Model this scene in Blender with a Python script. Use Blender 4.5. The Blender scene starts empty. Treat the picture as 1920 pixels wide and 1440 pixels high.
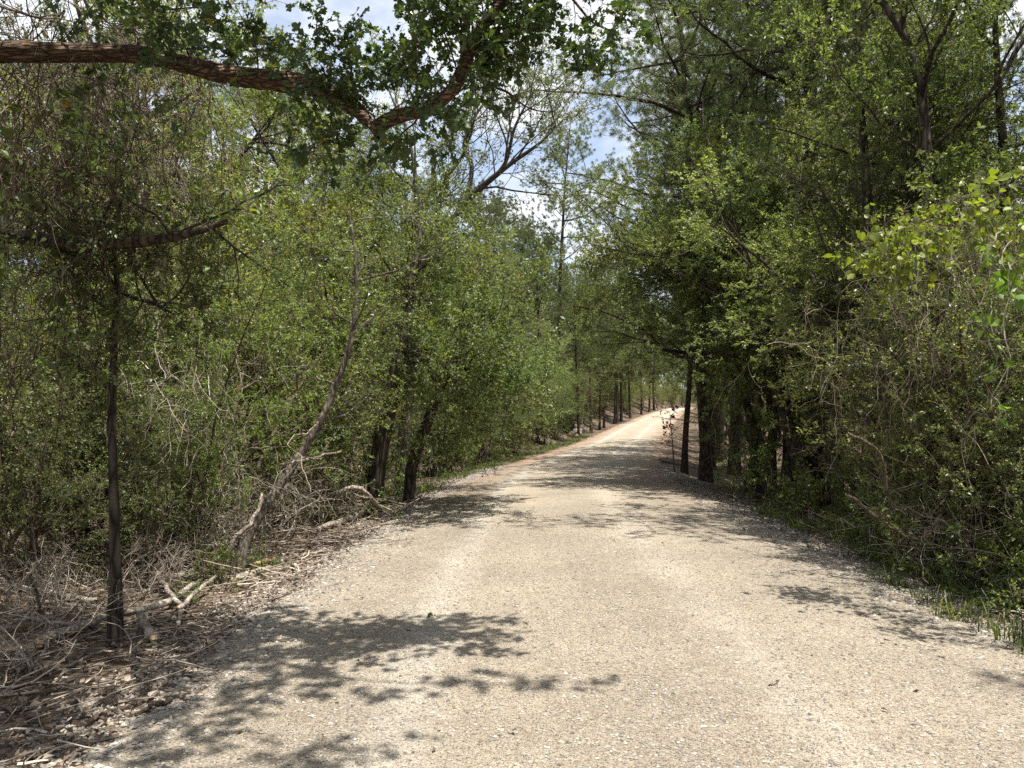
import bpy, math, random
import numpy as np

scene = bpy.context.scene
COL = scene.collection
PI = math.pi

# ------------------------------------------------------------------ camera
F_PX, CX, CY = 1442.0, 960.0, 720.0
EYE = np.array([0.0, 0.0, 1.6])
PITCH = math.atan(55.0 / F_PX)
cam_d = bpy.data.cameras.new("camera")
cam_d.sensor_width = 36.0
cam_d.lens = 36.0 * F_PX / 1920.0
cam_d.clip_start = 0.05
cam_d.clip_end = 3000.0
cam = bpy.data.objects.new("camera", cam_d)
cam.location = EYE
cam.rotation_euler = (PI / 2 + PITCH, 0, 0)
COL.objects.link(cam)
scene.camera = cam


def ray(px, py):
    u, v = (px - CX) / F_PX, (CY - py) / F_PX
    return np.array([u, math.cos(PITCH) - v * math.sin(PITCH), math.sin(PITCH) + v * math.cos(PITCH)])


def at(px, py, d):
    """world point seen at photograph position px, py, at d metres along the road"""
    r = ray(px, py)
    return EYE + r * (d / r[1])


# ------------------------------------------------------------------ terrain
_ys = np.arange(-80, 700, 0.5)


def _smooth_curve(ys, vs, w):
    v = np.interp(_ys, ys, vs)
    k = np.exp(-0.5 * (np.arange(-60, 61) / w) ** 2)
    k /= k.sum()
    return np.convolve(np.pad(v, 60, mode='edge'), k, mode='valid')


_cx = _smooth_curve([-80, -10, 3.5, 5.5, 11, 18, 26, 45, 80, 115, 150, 200, 260, 700],
                    [2.6, 1.0, .84, .76, .95, 1.25, 2.1, 6.1, 13.7, 22.6, 32.5, 52, 84, 310], 5)
_zr = _smooth_curve([-80, 0, 10, 20, 30, 50, 62, 77, 110, 150, 175, 230, 700],
                    [.4, 0, 0, -.14, -.3, -.24, 0, .3, 1.25, 2.6, 2.9, 2.4, 2.4], 6)


def cx(y):
    return np.interp(y, _ys, _cx)


def zr(y):
    return np.interp(y, _ys, _zr)


def sst(t):
    t = np.clip(t, 0, 1)
    return t * t * (3 - 2 * t)


def terrain_o(o, y):
    a = np.abs(o)
    z = zr(y) - 0.014 * np.minimum(a, 3) - 0.004 * np.minimum(a, 3) ** 2
    left = o < 0
    # verge: falls away from the carriageway
    fade = 1 - 0.75 * sst((y - 34) / 14)
    z = z - np.where(left, 0.13 * fade * sst((a - 2.9) / 1.7) + 0.05 * fade * sst((a - 4.5) / 4), 0.34 * sst((a - 2.9) / 2.0))
    # cut bank on the outer side of the bend further along
    bank = np.minimum(0.40 * np.maximum(a - 4.0, 0), 7.0) * sst((y - 34) / 22)
    z = z + np.where(left, bank, np.minimum(0.16 * np.maximum(a - 7, 0), 5.0) * sst((y - 60) / 50))
    n = (np.sin(o * 1.7 + y * .9) * np.sin(y * 1.3 - o * .6) + .6 * np.sin(o * 3.7 + 1.3) * np.sin(y * 3.1 + .4)
         + .35 * np.sin(o * 7.1 + y * 2.3))
    z = z + n * 0.045 * sst((a - 3.0) / 2.0)
    # gentle hills far away so the land closes the view
    z = z + 0.05 * np.maximum(a - 40, 0) * 0.6
    return z


def terrain(x, y):
    return terrain_o(np.asarray(x, float) - cx(y), np.asarray(y, float))


def gz(x, y):
    return float(terrain(x, y))


def ground_at(px, py, lift=0.0):
    r = ray(px, py)
    t0, t1 = 1.0, 1.0
    for t in np.arange(1.5, 260, 0.1):
        p = EYE + r * t
        if p[2] < gz(p[0], p[1]) + lift:
            t1 = t
            break
        t0 = t
    for _ in range(18):
        m = (t0 + t1) / 2
        p = EYE + r * m
        if p[2] < gz(p[0], p[1]) + lift:
            t1 = m
        else:
            t0 = m
    return EYE + r * t1


# ------------------------------------------------------------------ mesh helpers
def norm(v):
    return v / np.maximum(np.linalg.norm(v, axis=-1, keepdims=True), 1e-9)


def new_mesh(name, verts, groups, mats, smooth=False):
    """groups: list of (face index array M x k, material index)"""
    verts = np.asarray(verts, np.float32)
    me = bpy.data.meshes.new(name)
    me.vertices.add(len(verts))
    me.vertices.foreach_set("co", verts.ravel())
    loops, starts, totals, mi = [], [], [], []
    pos = 0
    for f, m in groups:
        f = np.asarray(f, np.int32)
        if f.size == 0:
            continue
        n, k = f.shape
        loops.append(f.ravel())
        starts.append(pos + np.arange(n) * k)
        totals.append(np.full(n, k))
        mi.append(np.full(n, m))
        pos += n * k
    loops = np.concatenate(loops).astype(np.int32)
    starts = np.concatenate(starts).astype(np.int32)
    totals = np.concatenate(totals).astype(np.int32)
    mi = np.concatenate(mi).astype(np.int32)
    me.loops.add(len(loops))
    me.loops.foreach_set("vertex_index", loops)
    me.polygons.add(len(starts))
    me.polygons.foreach_set("loop_start", starts)
    me.polygons.foreach_set("loop_total", totals)
    me.polygons.foreach_set("material_index", mi)
    me.polygons.foreach_set("use_smooth", np.full(len(starts), smooth))
    for m in mats:
        me.materials.append(m)
    me.update(calc_edges=True)
    return me


class Buf:
    def __init__(self):
        self.v, self.g, self.n = [], {}, 0

    def add(self, verts, faces, mat=0):
        verts = np.asarray(verts).reshape(-1, 3)
        faces = np.asarray(faces)
        if len(verts) == 0:
            return
        self.v.append(verts)
        self.g.setdefault((faces.shape[1], mat), []).append(faces + self.n)
        self.n += len(verts)

    def mesh(self, name, mats, smooth=False):
        return new_mesh(name, np.concatenate(self.v), [(np.concatenate(fs), k[1]) for k, fs in self.g.items()], mats, smooth)


def tubes(P, R, S, rough=0.0, rng=None, cap=False):
    """P N x K x 3 centre lines, R N x K radii -> verts, quads"""
    N, K, _ = P.shape
    T = np.empty_like(P)
    T[:, 1:-1] = P[:, 2:] - P[:, :-2]
    T[:, 0] = P[:, 1] - P[:, 0]
    T[:, -1] = P[:, -1] - P[:, -2]
    T = norm(T)
    mean = norm(T.mean(1))
    ref = np.eye(3)[np.argmin(np.abs(mean), axis=1)][:, None, :]
    e1 = norm(np.cross(T, np.broadcast_to(ref, T.shape)))
    e2 = np.cross(T, e1)
    ang = np.arange(S) * 2 * PI / S
    rr = R[:, :, None, None]
    if rough:
        rr = rr * (1 + rough * rng.standard_normal((N, K, S, 1)))
    V = P[:, :, None, :] + rr * (np.cos(ang)[None, None, :, None] * e1[:, :, None, :] + np.sin(ang)[None, None, :, None] * e2[:, :, None, :])
    base = (np.arange(N) * K * S)[:, None, None] + (np.arange(K - 1) * S)[None, :, None]
    s = np.arange(S)[None, None, :]
    s2 = (s + 1) % S
    F = np.stack([base + s, base + s2, base + S + s2, base + S + s], -1).reshape(-1, 4)
    return V.reshape(-1, 3), F


def resample(P, n):
    """smooth Catmull-like resampling of a polyline to n points"""
    P = np.asarray(P, float)
    s = np.concatenate([[0], np.cumsum(np.linalg.norm(np.diff(P, axis=0), axis=1))])
    m = np.gradient(P, s, axis=0)
    t = np.linspace(0, s[-1], n)
    k = np.clip(np.searchsorted(s, t, side='right') - 1, 0, len(s) - 2)
    h = (s[k + 1] - s[k])[:, None]
    u = ((t - s[k])[:, None]) / h
    return ((2 * u ** 3 - 3 * u ** 2 + 1) * P[k] + (u ** 3 - 2 * u ** 2 + u) * h * m[k]
            + (-2 * u ** 3 + 3 * u ** 2) * P[k + 1] + (u ** 3 - u ** 2) * h * m[k + 1])


def level(rng, P, R, n, t0, t1, ang, angsd, length, npts, wig, up, rr, rend, lenvar=.22, bias=None, rmin=.0015):
    """n children on each parent line. length: number or f(t, parent index)"""
    N, K, _ = P.shape
    idx = np.repeat(np.arange(N), n)
    j = np.tile(np.arange(n), N)
    M = N * n
    t = t0 + (t1 - t0) * ((j + rng.random(M)) / n)
    f = t * (K - 1)
    k = np.clip(f.astype(int), 0, K - 2)
    u = (f - k)[:, None]
    base = P[idx, k] * (1 - u) + P[idx, k + 1] * u
    tan = norm(P[idx, k + 1] - P[idx, k])
    rb = R[idx, k] * (1 - u[:, 0]) + R[idx, k + 1] * u[:, 0]
    az = j * 2.4 + rng.random(M) * 1.1 + np.repeat(rng.random(N) * 6.28, n)
    ref = np.where(np.abs(tan[:, 2:3]) < .9, np.array([[0, 0, 1.]]), np.array([[1., 0, 0]]))
    e1 = norm(np.cross(tan, ref))
    e2 = np.cross(tan, e1)
    a = ang + angsd * rng.standard_normal(M)
    d = np.cos(a)[:, None] * tan + np.sin(a)[:, None] * (np.cos(az)[:, None] * e1 + np.sin(az)[:, None] * e2)
    if bias is not None:
        d = norm(d + np.asarray(bias))
    L = (length(t, idx) if callable(length) else np.full(M, float(length))) * np.clip(1 + lenvar * rng.standard_normal(M), .35, 1.8)
    out = np.empty((M, npts, 3))
    out[:, 0] = base
    p = base.copy()
    step = (L / (npts - 1))[:, None]
    for i in range(1, npts):
        d = norm(d + wig * rng.standard_normal((M, 3)) + np.array([0, 0, up]))
        p = p + d * step
        out[:, i] = p
    r0 = np.maximum(np.minimum(rb * .85, rr * L), rmin)
    Rn = r0[:, None] * np.linspace(1, rend, npts)[None, :]
    return out, np.maximum(Rn, rmin * .7)


# leaf shapes: u along the leaf, v across, w off the blade
OVAL = (np.array([[0, 0, 0], [.45, .27, .06], [1, 0, -.06], [.45, -.27, .06]]), np.array([[0, 1, 2, 3]]))
LANCE = (np.array([[0, 0, 0], [.4, .15, .04], [1, 0, -.1], [.4, -.15, .04]]), np.array([[0, 1, 2, 3]]))
SCALE_SPRAY = (np.array([[0, 0, 0], [.5, .11, .03], [1, 0, -.06], [.5, -.11, .03]]), np.array([[0, 1, 2, 3]]))
HEART = (np.array([[.06, 0, 0], [-.04, .16, .04], [.12, .4, .06], [.45, .42, .05], [1, 0, -.14], [.45, -.42, .05], [.12, -.4, .06], [-.04, -.16, .04]]),
         np.array([[0, 1, 2, 3, 4], [0, 4, 5, 6, 7]]))
_oak = np.array([[0, .015, 0], [.16, .05, .02], [.3, .2, .05], [.42, .26, .03], [.44, .12, .03], [.55, .12, .03], [.66, .38, .07], [.8, .4, .02],
                 [.8, .2, .03], [.93, .2, .0], [1.02, .05, -.08]])
_oakm = _oak[::-1] * np.array([1, -1, 1])
OAK = (np.concatenate([_oak, _oakm]), np.array([list(range(0, 11)) + [11, 21]]))
OAK = (OAK[0], np.array([[0, 1, 2, 3, 4, 5, 6, 7, 8, 9, 10, 11, 12, 13, 14, 15, 16, 17, 18, 19, 20, 21]]))


def leaves(rng, P, per, size, tmpl, t0=.1, upb=.8, droop=.1, along=.7, spread=.0, var=.25):
    N, K, _ = P.shape
    idx = np.repeat(np.arange(N), per)
    M = N * per
    t = t0 + (1 - t0) * rng.random(M)
    f = t * (K - 1)
    k = np.clip(f.astype(int), 0, K - 2)
    u = (f - k)[:, None]
    pos = P[idx, k] * (1 - u) + P[idx, k + 1] * u
    if spread:
        pos = pos + spread * rng.standard_normal((M, 3))
    tan = norm(P[idx, k + 1] - P[idx, k])
    a = norm(tan * along + .75 * rng.standard_normal((M, 3)) + np.array([0, 0, -droop]))
    n = rng.standard_normal((M, 3)) * .6 + np.array([0, 0, upb])
    n = norm(n - a * (n * a).sum(1, keepdims=True))
    s = np.cross(a, n)
    L = size * np.clip(1 + var * rng.standard_normal(M), .45, 1.7) * np.repeat(.7 + .6 * rng.random(N), per)
    tv, tf = tmpl
    V = pos[:, None, :] + L[:, None, None] * (tv[None, :, 0:1] * a[:, None, :] + tv[None, :, 1:2] * s[:, None, :] + tv[None, :, 2:3] * n[:, None, :])
    Fs = (np.arange(M) * len(tv))[:, None, None] + tf[None]
    return V.reshape(-1, 3), Fs.reshape(-1, tf.shape[1])


def needles(rng, P, tufts, per, length, width, t0=.55, open_=.75):
    N, K, _ = P.shape
    idx = np.repeat(np.arange(N), tufts * per)
    M = len(idx)
    t = np.repeat(t0 + (1 - t0) * rng.random(N * tufts), per) + .05 * rng.random(M)
    t = np.clip(t, 0, 1)
    f = t * (K - 1)
    k = np.clip(f.astype(int), 0, K - 2)
    u = (f - k)[:, None]
    pos = P[idx, k] * (1 - u) + P[idx, k + 1] * u
    tan = norm(P[idx, k + 1] - P[idx, k])
    a = norm(tan * .7 + open_ * rng.standard_normal((M, 3)) + np.array([0, 0, .12]))
    s = norm(np.cross(a, rng.standard_normal((M, 3)))) * width * .5
    L = (length * (0.75 + .5 * rng.random(M)))[:, None]
    mid = pos + a * L * .55
    tip = pos + a * L + np.array([0, 0, -.12]) * L
    V = np.stack([pos, mid + s, tip, mid - s], 1)
    F = (np.arange(M) * 4)[:, None] + np.arange(4)[None]
    return V.reshape(-1, 3), F


# ------------------------------------------------------------------ object helpers
def link(name, mesh, parent=None):
    o = bpy.data.objects.new(name, mesh)
    COL.objects.link(o)
    if parent is not None:
        o.parent = parent
    return o


def tag(o, label, cat, group=None):
    o["label"] = label
    o["category"] = cat
    if group:
        o["group"] = group
    return o


def thing(name, label, cat, loc=(0, 0, 0), rot=(0, 0, 0), scale=1.0, group=None):
    o = bpy.data.objects.new(name, None)
    o.empty_display_size = .2
    COL.objects.link(o)
    o.location = [float(c) for c in loc]
    o.rotation_euler = rot
    o.scale = (scale, scale, scale) if np.isscalar(scale) else scale
    return tag(o, label, cat, group)


def kind(o, k):
    o["kind"] = k
    return o


PROTO = {}


def plant(proto, loc, label, cat, name, rz=0.0, scale=1.0, group=None, tilt=(0, 0), sink=.03):
    parts = PROTO[proto]
    t = thing(name, label, cat, (loc[0], loc[1], loc[2] - sink), (tilt[0], tilt[1], rz), scale, group)
    for pname, me in parts:
        link(pname, me, t)
    return t


# ------------------------------------------------------------------ materials
class NT:
    def __init__(self, m):
        self.t = m.node_tree
        self.t.nodes.clear()

    def n(self, typ, **kw):
        x = self.t.nodes.new(typ)
        for k, v in kw.items():
            if k == 'inp':
                for i, val in v.items():
                    x.inputs[i].default_value = val
            else:
                setattr(x, k, v)
        return x

    def l(self, a, b):
        self.t.links.new(a, b)


def ramp(nt, fac, stops, interp='LINEAR'):
    r = nt.n('ShaderNodeValToRGB')
    r.color_ramp.interpolation = interp
    els = r.color_ramp.elements
    while len(els) < len(stops):
        els.new(.5)
    for e, (p, c) in zip(els, stops):
        e.position = p
        e.color = (*c, 1)
    nt.l(fac, r.inputs[0])
    return r


def mat(name):
    m = bpy.data.materials.new(name)
    m.use_nodes = True
    return m, NT(m)


def leaf_mat(name, stops, trans=(1.85, 1.9, .7), tfac=.42, rough=.45, spec=.4, objvar=.36, huevar=.03):
    m, nt = mat(name)
    geo = nt.n('ShaderNodeNewGeometry')
    col = ramp(nt, geo.outputs['Random Per Island'], stops)
    oi = nt.n('ShaderNodeObjectInfo')
    hsv = nt.n('ShaderNodeHueSaturation')
    mr = nt.n('ShaderNodeMapRange', inp={3: 1 - objvar, 4: 1 + objvar})
    nt.l(oi.outputs['Random'], mr.inputs[0])
    nt.l(mr.outputs[0], hsv.inputs['Value'])
    mul = nt.n('ShaderNodeMath', operation='MULTIPLY', inp={1: 7.31})
    fr = nt.n('ShaderNodeMath', operation='FRACT')
    nt.l(oi.outputs['Random'], mul.inputs[0])
    nt.l(mul.outputs[0], fr.inputs[0])
    mr2 = nt.n('ShaderNodeMapRange', inp={3: .5 - huevar, 4: .5 + huevar})
    nt.l(fr.outputs[0], mr2.inputs[0])
    nt.l(mr2.outputs[0], hsv.inputs['Hue'])
    nt.l(col.outputs[0], hsv.inputs['Color'])
    p = nt.n('ShaderNodeBsdfPrincipled', inp={'Roughness': rough, 'Specular IOR Level': spec})
    nt.l(hsv.outputs[0], p.inputs['Base Color'])
    tr = nt.n('ShaderNodeBsdfTranslucent')
    mm = nt.n('ShaderNodeMix', data_type='RGBA', blend_type='MULTIPLY', inp={'Factor': 1.0, 'B': (*trans, 1)})
    nt.l(hsv.outputs[0], mm.inputs['A'])
    nt.l(mm.outputs['Result'], tr.inputs['Color'])
    mix = nt.n('ShaderNodeMixShader', inp={0: tfac})
    nt.l(p.outputs[0], mix.inputs[1])
    nt.l(tr.outputs[0], mix.inputs[2])
    out = nt.n('ShaderNodeOutputMaterial')
    nt.l(mix.outputs[0], out.inputs[0])
    return m


def bark_mat(name, dark, light, scale=(14, 14, 3), bump=.6, dist=.02, patch=None):
    m, nt = mat(name)
    tc = nt.n('ShaderNodeTexCoord')
    mp = nt.n('ShaderNodeMapping')
    mp.inputs['Scale'].default_value = scale
    nt.l(tc.outputs['Object'], mp.inputs[0])
    nz = nt.n('ShaderNodeTexNoise', inp={'Scale': 1.0, 'Detail': 7.0, 'Roughness': .65})
    nt.l(mp.outputs[0], nz.inputs['Vector'])
    vo = nt.n('ShaderNodeTexVoronoi', feature='DISTANCE_TO_EDGE', inp={'Scale': 1.1})
    nt.l(mp.outputs[0], vo.inputs['Vector'])
    mix = nt.n('ShaderNodeMath', operation='MULTIPLY')
    vr = nt.n('ShaderNodeMapRange', inp={1: 0.0, 2: .35, 3: .25, 4: 1.0})
    nt.l(vo.outputs[0], vr.inputs[0])
    nt.l(nz.outputs[0], mix.inputs[0])
    nt.l(vr.outputs[0], mix.inputs[1])
    col = ramp(nt, mix.outputs[0], [(.12, dark), (.55, light)])
    colout = col.outputs[0]
    if patch:
        n2 = nt.n('ShaderNodeTexNoise', inp={'Scale': 2.3, 'Detail': 4.0})
        nt.l(tc.outputs['Object'], n2.inputs['Vector'])
        r2 = nt.n('ShaderNodeMapRange', inp={1: .52, 2: .66, 3: 0.0, 4: .8})
        nt.l(n2.outputs[0], r2.inputs[0])
        mc = nt.n('ShaderNodeMix', data_type='RGBA', inp={'B': (*patch, 1)})
        nt.l(r2.outputs[0], mc.inputs['Factor'])
        nt.l(colout, mc.inputs['A'])
        colout = mc.outputs['Result']
    p = nt.n('ShaderNodeBsdfPrincipled', inp={'Roughness': .9, 'Specular IOR Level': .15})
    nt.l(colout, p.inputs['Base Color'])
    b = nt.n('ShaderNodeBump', inp={'Strength': bump, 'Distance': dist})
    nt.l(mix.outputs[0], b.inputs['Height'])
    nt.l(b.outputs[0], p.inputs['Normal'])
    out = nt.n('ShaderNodeOutputMaterial')
    nt.l(p.outputs[0], out.inputs[0])
    return m


def island_mat(name, stops, rough=.85, trans=0.0, noise=0.0, spec=.25):
    m, nt = mat(name)
    geo = nt.n('ShaderNodeNewGeometry')
    col = ramp(nt, geo.outputs['Random Per Island'], stops)
    p = nt.n('ShaderNodeBsdfPrincipled', inp={'Roughness': rough, 'Specular IOR Level': spec})
    c = col.outputs[0]
    if noise:
        tc = nt.n('ShaderNodeTexCoord')
        nz = nt.n('ShaderNodeTexNoise', inp={'Scale': noise, 'Detail': 5.0})
        nt.l(tc.outputs['Object'], nz.inputs['Vector'])
        mr = nt.n('ShaderNodeMapRange', inp={1: .3, 2: .7, 3: .65, 4: 1.25})
        nt.l(nz.outputs[0], mr.inputs[0])
        mm = nt.n('ShaderNodeMix', data_type='RGBA', blend_type='MULTIPLY', inp={'Factor': 1.0})
        nt.l(c, mm.inputs['A'])
        nt.l(mr.outputs[0], mm.inputs['B'])
        c = mm.outputs['Result']
    nt.l(c, p.inputs['Base Color'])
    out = nt.n('ShaderNodeOutputMaterial')
    if trans:
        tr = nt.n('ShaderNodeBsdfTranslucent')
        nt.l(c, tr.inputs['Color'])
        mix = nt.n('ShaderNodeMixShader', inp={0: trans})
        nt.l(p.outputs[0], mix.inputs[1])
        nt.l(tr.outputs[0], mix.inputs[2])
        nt.l(mix.outputs[0], out.inputs[0])
    else:
        nt.l(p.outputs[0], out.inputs[0])
    return m


G = lambda r, g, b: (r, g, b)
M = {}
M['leaf_small'] = leaf_mat('leaf_small', [(0, (.065, .088, .034)), (.5, (.11, .142, .052)), (.9, (.16, .19, .066)), (1, (.21, .215, .075))], rough=.4, spec=.5, tfac=.36)
M['leaf_elm'] = leaf_mat('leaf_elm', [(0, (.075, .10, .038)), (.5, (.125, .158, .058)), (.9, (.18, .21, .075)), (1, (.23, .235, .08))], tfac=.38)
M['leaf_fresh'] = leaf_mat('leaf_fresh', [(0, (.09, .115, .034)), (.5, (.155, .185, .05)), (.9, (.21, .24, .066)), (1, (.25, .26, .07))], tfac=.4)
M['leaf_pale'] = leaf_mat('leaf_pale', [(0, (.09, .112, .05)), (.6, (.145, .17, .072)), (1, (.21, .23, .09))], tfac=.38)
M['leaf_oak'] = leaf_mat('leaf_oak', [(0, (.035, .06, .022)), (.5, (.052, .08, .027)), (.985, (.075, .105, .034)), (1, (.30, .20, .04))], tfac=.22, rough=.4, spec=.4)
M['leaf_vine'] = leaf_mat('leaf_vine', [(0, (.09, .13, .025)), (.5, (.15, .21, .035)), (1, (.21, .26, .045))], tfac=.4, trans=(1.6, 1.7, .5))
M['leaf_low'] = leaf_mat('leaf_low', [(0, (.06, .095, .025)), (.6, (.10, .15, .036)), (1, (.16, .20, .045))], tfac=.32)
M['needle'] = leaf_mat('needle', [(0, (.055, .078, .034)), (.5, (.09, .115, .046)), (.95, (.13, .155, .058)), (1, (.22, .17, .06))], tfac=.3, rough=.5, spec=.4, huevar=.012)
M['cedar'] = leaf_mat('cedar', [(0, (.06, .08, .03)), (.6, (.10, .125, .042)), (1, (.14, .16, .05))], tfac=.25, rough=.6, spec=.25, huevar=.012)
M['red_leaf'] = leaf_mat('red_leaf', [(0, (.10, .035, .045)), (1, (.2, .08, .09))], tfac=.3, trans=(1.2, .9, .8))
M['grass'] = leaf_mat('grass', [(0, (.045, .07, .018)), (.6, (.085, .12, .03)), (.85, (.12, .14, .04)), (1, (.26, .22, .11))], tfac=.4, rough=.5)
M['bark_dark'] = bark_mat('bark_dark', (.018, .015, .012), (.12, .095, .074), bump=1.0)
M['bark_pine'] = bark_mat('bark_pine', (.015, .012, .010), (.12, .083, .062), scale=(9, 9, 4), dist=.03, bump=.9)
M['bark_grey'] = bark_mat('bark_grey', (.045, .037, .03), (.17, .14, .115), scale=(20, 20, 5), bump=1.0, patch=(.24, .215, .185))
M['bark_oak'] = bark_mat('bark_oak', (.028, .019, .013), (.27, .185, .125), scale=(5, 38, 38), bump=1.0, dist=.03)
M['twig'] = bark_mat('twig', (.05, .038, .028), (.15, .115, .085), scale=(25, 25, 25), bump=.3)
M['dead'] = island_mat('dead', [(0, (.14, .105, .078)), (.5, (.28, .23, .18)), (1, (.46, .41, .34))], noise=9)
M['dead_mid'] = island_mat('dead_mid', [(0, (.07, .052, .038)), (.6, (.15, .118, .09)), (1, (.28, .235, .185))], noise=9)
M['dead_brown'] = island_mat('dead_brown', [(0, (.06, .042, .03)), (.6, (.125, .092, .068)), (1, (.23, .18, .135))], noise=9)
M['branch'] = bark_mat('branch', (.10, .08, .065), (.38, .33, .27), scale=(22, 22, 22), bump=.5, patch=(.44, .39, .33))
M['wood_cut'] = bark_mat('wood_cut', (.25, .16, .09), (.45, .33, .2), scale=(30, 30, 8), bump=.2)
M['litter'] = island_mat('litter', [(0, (.075, .057, .044)), (.4, (.15, .115, .088)), (.8, (.24, .195, .155)), (1, (.36, .31, .255))], trans=.15)
M['stone'] = island_mat('stone', [(0, (.12, .11, .1)), (.25, (.2, .18, .155)), (.75, (.29, .262, .22)), (1, (.40, .38, .345))], noise=60)

# ------------------------------------------------------------------ plant building
def grow(seed, P0, R0, specs, leaf_fn, bark, leafmat, sides=(9, 6, 4, 3, 3), twig=None, crown_from=2, rough=.03):
    """lines grow from lines; trunk = first lines and their limbs, crown = twigs and leaves"""
    rng = np.random.default_rng(seed)
    tb, cb = Buf(), Buf()
    P, R = P0, R0
    tb.add(*tubes(P, R, sides[0], rough, rng))
    for i, s in enumerate(specs):
        s = dict(s)
        keep = s.pop('keep', 1.0)
        P, R = level(rng, P, R, **s)
        if keep < 1:
            sel = rng.random(len(P)) < keep
            P, R = P[sel], R[sel]
        b = tb if i + 1 < crown_from else cb
        b.add(*tubes(P, R, sides[min(i + 1, len(sides) - 1)]), 0)
    for v, f in leaf_fn(rng, P):
        cb.add(v, f, 1)
    return [("trunk", tb.mesh("trunk", [M[bark]], True)), ("crown", cb.mesh("crown", [M[twig or bark], M[leafmat]]))]


def stem(rng, H, r0, r1, K=14, lean=(0, 0), wig=.03, base=(0, 0, 0)):
    d = norm(np.array([lean[0], lean[1], 1.0]))
    p = np.array(base, float)
    P = [p.copy()]
    for i in range(K - 1):
        d = norm(d + wig * rng.standard_normal(3) + np.array([0, 0, .02]))
        p = p + d * H / (K - 1)
        P.append(p.copy())
    t = np.linspace(0, 1, K)
    R = r0 * (1 - t) ** .8 + r1
    R[0] *= 1.35
    return np.array(P)[None], R[None]


def broadleaf(seed, H=9., r0=.14, spread=2.6, clear=.25, leaf=.055, per=26, n=(12, 7, 6, 4), mat_='leaf_elm', tmpl=OVAL, up=.06, lean=.1, bark='bark_dark', ang=1.05):
    rng = np.random.default_rng(seed + 1000)
    P, R = stem(rng, H * .92, r0, .012, lean=(lean * rng.standard_normal(), lean * rng.standard_normal()), wig=.10)
    shape = lambda t, i: spread * (0.5 + .62 * np.sin(np.clip((t - clear) / (1 - clear), 0, 1) * 2.5 + .3))
    specs = [
        dict(n=n[0], t0=clear, t1=.99, ang=ang, angsd=.22, length=shape, npts=8, wig=.19, up=.06, rr=.0125, rend=.25, lenvar=.32),
        dict(n=n[1], t0=.25, t1=1, ang=.85, angsd=.25, length=lambda t, i: spread * .42 * (1.1 - .5 * t), npts=6, wig=.18, up=up, rr=.013, rend=.3, lenvar=.4, keep=.66),
        dict(n=n[2] + 1, t0=.3, t1=1, ang=.8, angsd=.3, length=spread * .17, npts=5, wig=.2, up=.05, rr=.011, rend=.35, lenvar=.35, keep=.85),
        dict(n=n[3], t0=.15, t1=1, ang=.8, angsd=.3, length=spread * .10, npts=3, wig=.2, up=.0, rr=.01, rend=.5, rmin=.0018)]
    return grow(seed, P, R, specs, lambda r, T: [leaves(r, T, per, leaf, tmpl, spread=leaf * .35, upb=.45)], bark, mat_)


def bush(seed, H=3.5, stems=7, lean=.5, leaf=.03, per=25, n=(9, 7, 5), mat_='leaf_small', tmpl=OVAL, r0=.025, bark='twig', L1=.33):
    rng = np.random.default_rng(seed + 2000)
    Ps, Rs = [], []
    for k in range(stems):
        a = k * 2.4 + rng.random()
        l = lean * (.25 + rng.random())
        P, R = stem(rng, H * (.7 + .4 * rng.random()), r0 * (.7 + .6 * rng.random()), .004, K=10, lean=(l * math.cos(a), l * math.sin(a)), wig=.1,
                    base=(.18 * rng.standard_normal(), .18 * rng.standard_normal(), 0))
        Ps.append(P)
        Rs.append(R)
    P, R = np.concatenate(Ps), np.concatenate(Rs)
    specs = [
        dict(n=n[0], t0=.12, t1=1, ang=.95, angsd=.25, length=lambda t, i: H * L1 * (1.15 - .7 * t), npts=6, wig=.17, up=.05, rr=.012, rend=.3),
        dict(n=n[1], t0=.15, t1=1, ang=.85, angsd=.3, length=H * L1 * .42, npts=5, wig=.2, up=.03, rr=.01, rend=.35, lenvar=.4, keep=.68),
        dict(n=n[2], t0=.1, t1=1, ang=.8, angsd=.3, length=H * L1 * .17, npts=3, wig=.2, up=0, rr=.01, rend=.5)]
    return grow(seed, P, R, specs, lambda r, T: [leaves(r, T, per, leaf, tmpl, spread=leaf * .4, upb=.45)], bark, mat_, sides=(6, 4, 3, 3))


def pine(seed, H=20., r0=.18, bare=.38, reach=3.6, n=(36, 9, 4), per=24, tufts=3, nw=.011, nl=.17):
    rng = np.random.default_rng(seed + 3000)
    P, R = stem(rng, H, r0, .02, K=18, lean=(.02 * rng.standard_normal(), .02 * rng.standard_normal()), wig=.015)
    shape = lambda t, i: reach * (.4 + .75 * np.sin(np.clip((t - bare) / (1 - bare), 0, 1) * 2.4 + .55))
    specs = [
        dict(n=n[0], t0=bare, t1=.99, ang=1.35, angsd=.2, length=shape, npts=9, wig=.10, up=.05, rr=.014, rend=.25, lenvar=.3),
        dict(n=n[1], t0=.25, t1=1, ang=.75, angsd=.2, length=reach * .3, npts=6, wig=.14, up=.06, rr=.012, rend=.4),
        dict(n=n[2], t0=.3, t1=1, ang=.7, angsd=.25, length=reach * .12, npts=4, wig=.16, up=.12, rr=.012, rend=.6, rmin=.003)]
    return grow(seed, P, R, specs, lambda r, T: [needles(r, T, tufts, per, nl, nw)], 'bark_pine', 'needle', sides=(12, 6, 4, 3))


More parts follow.
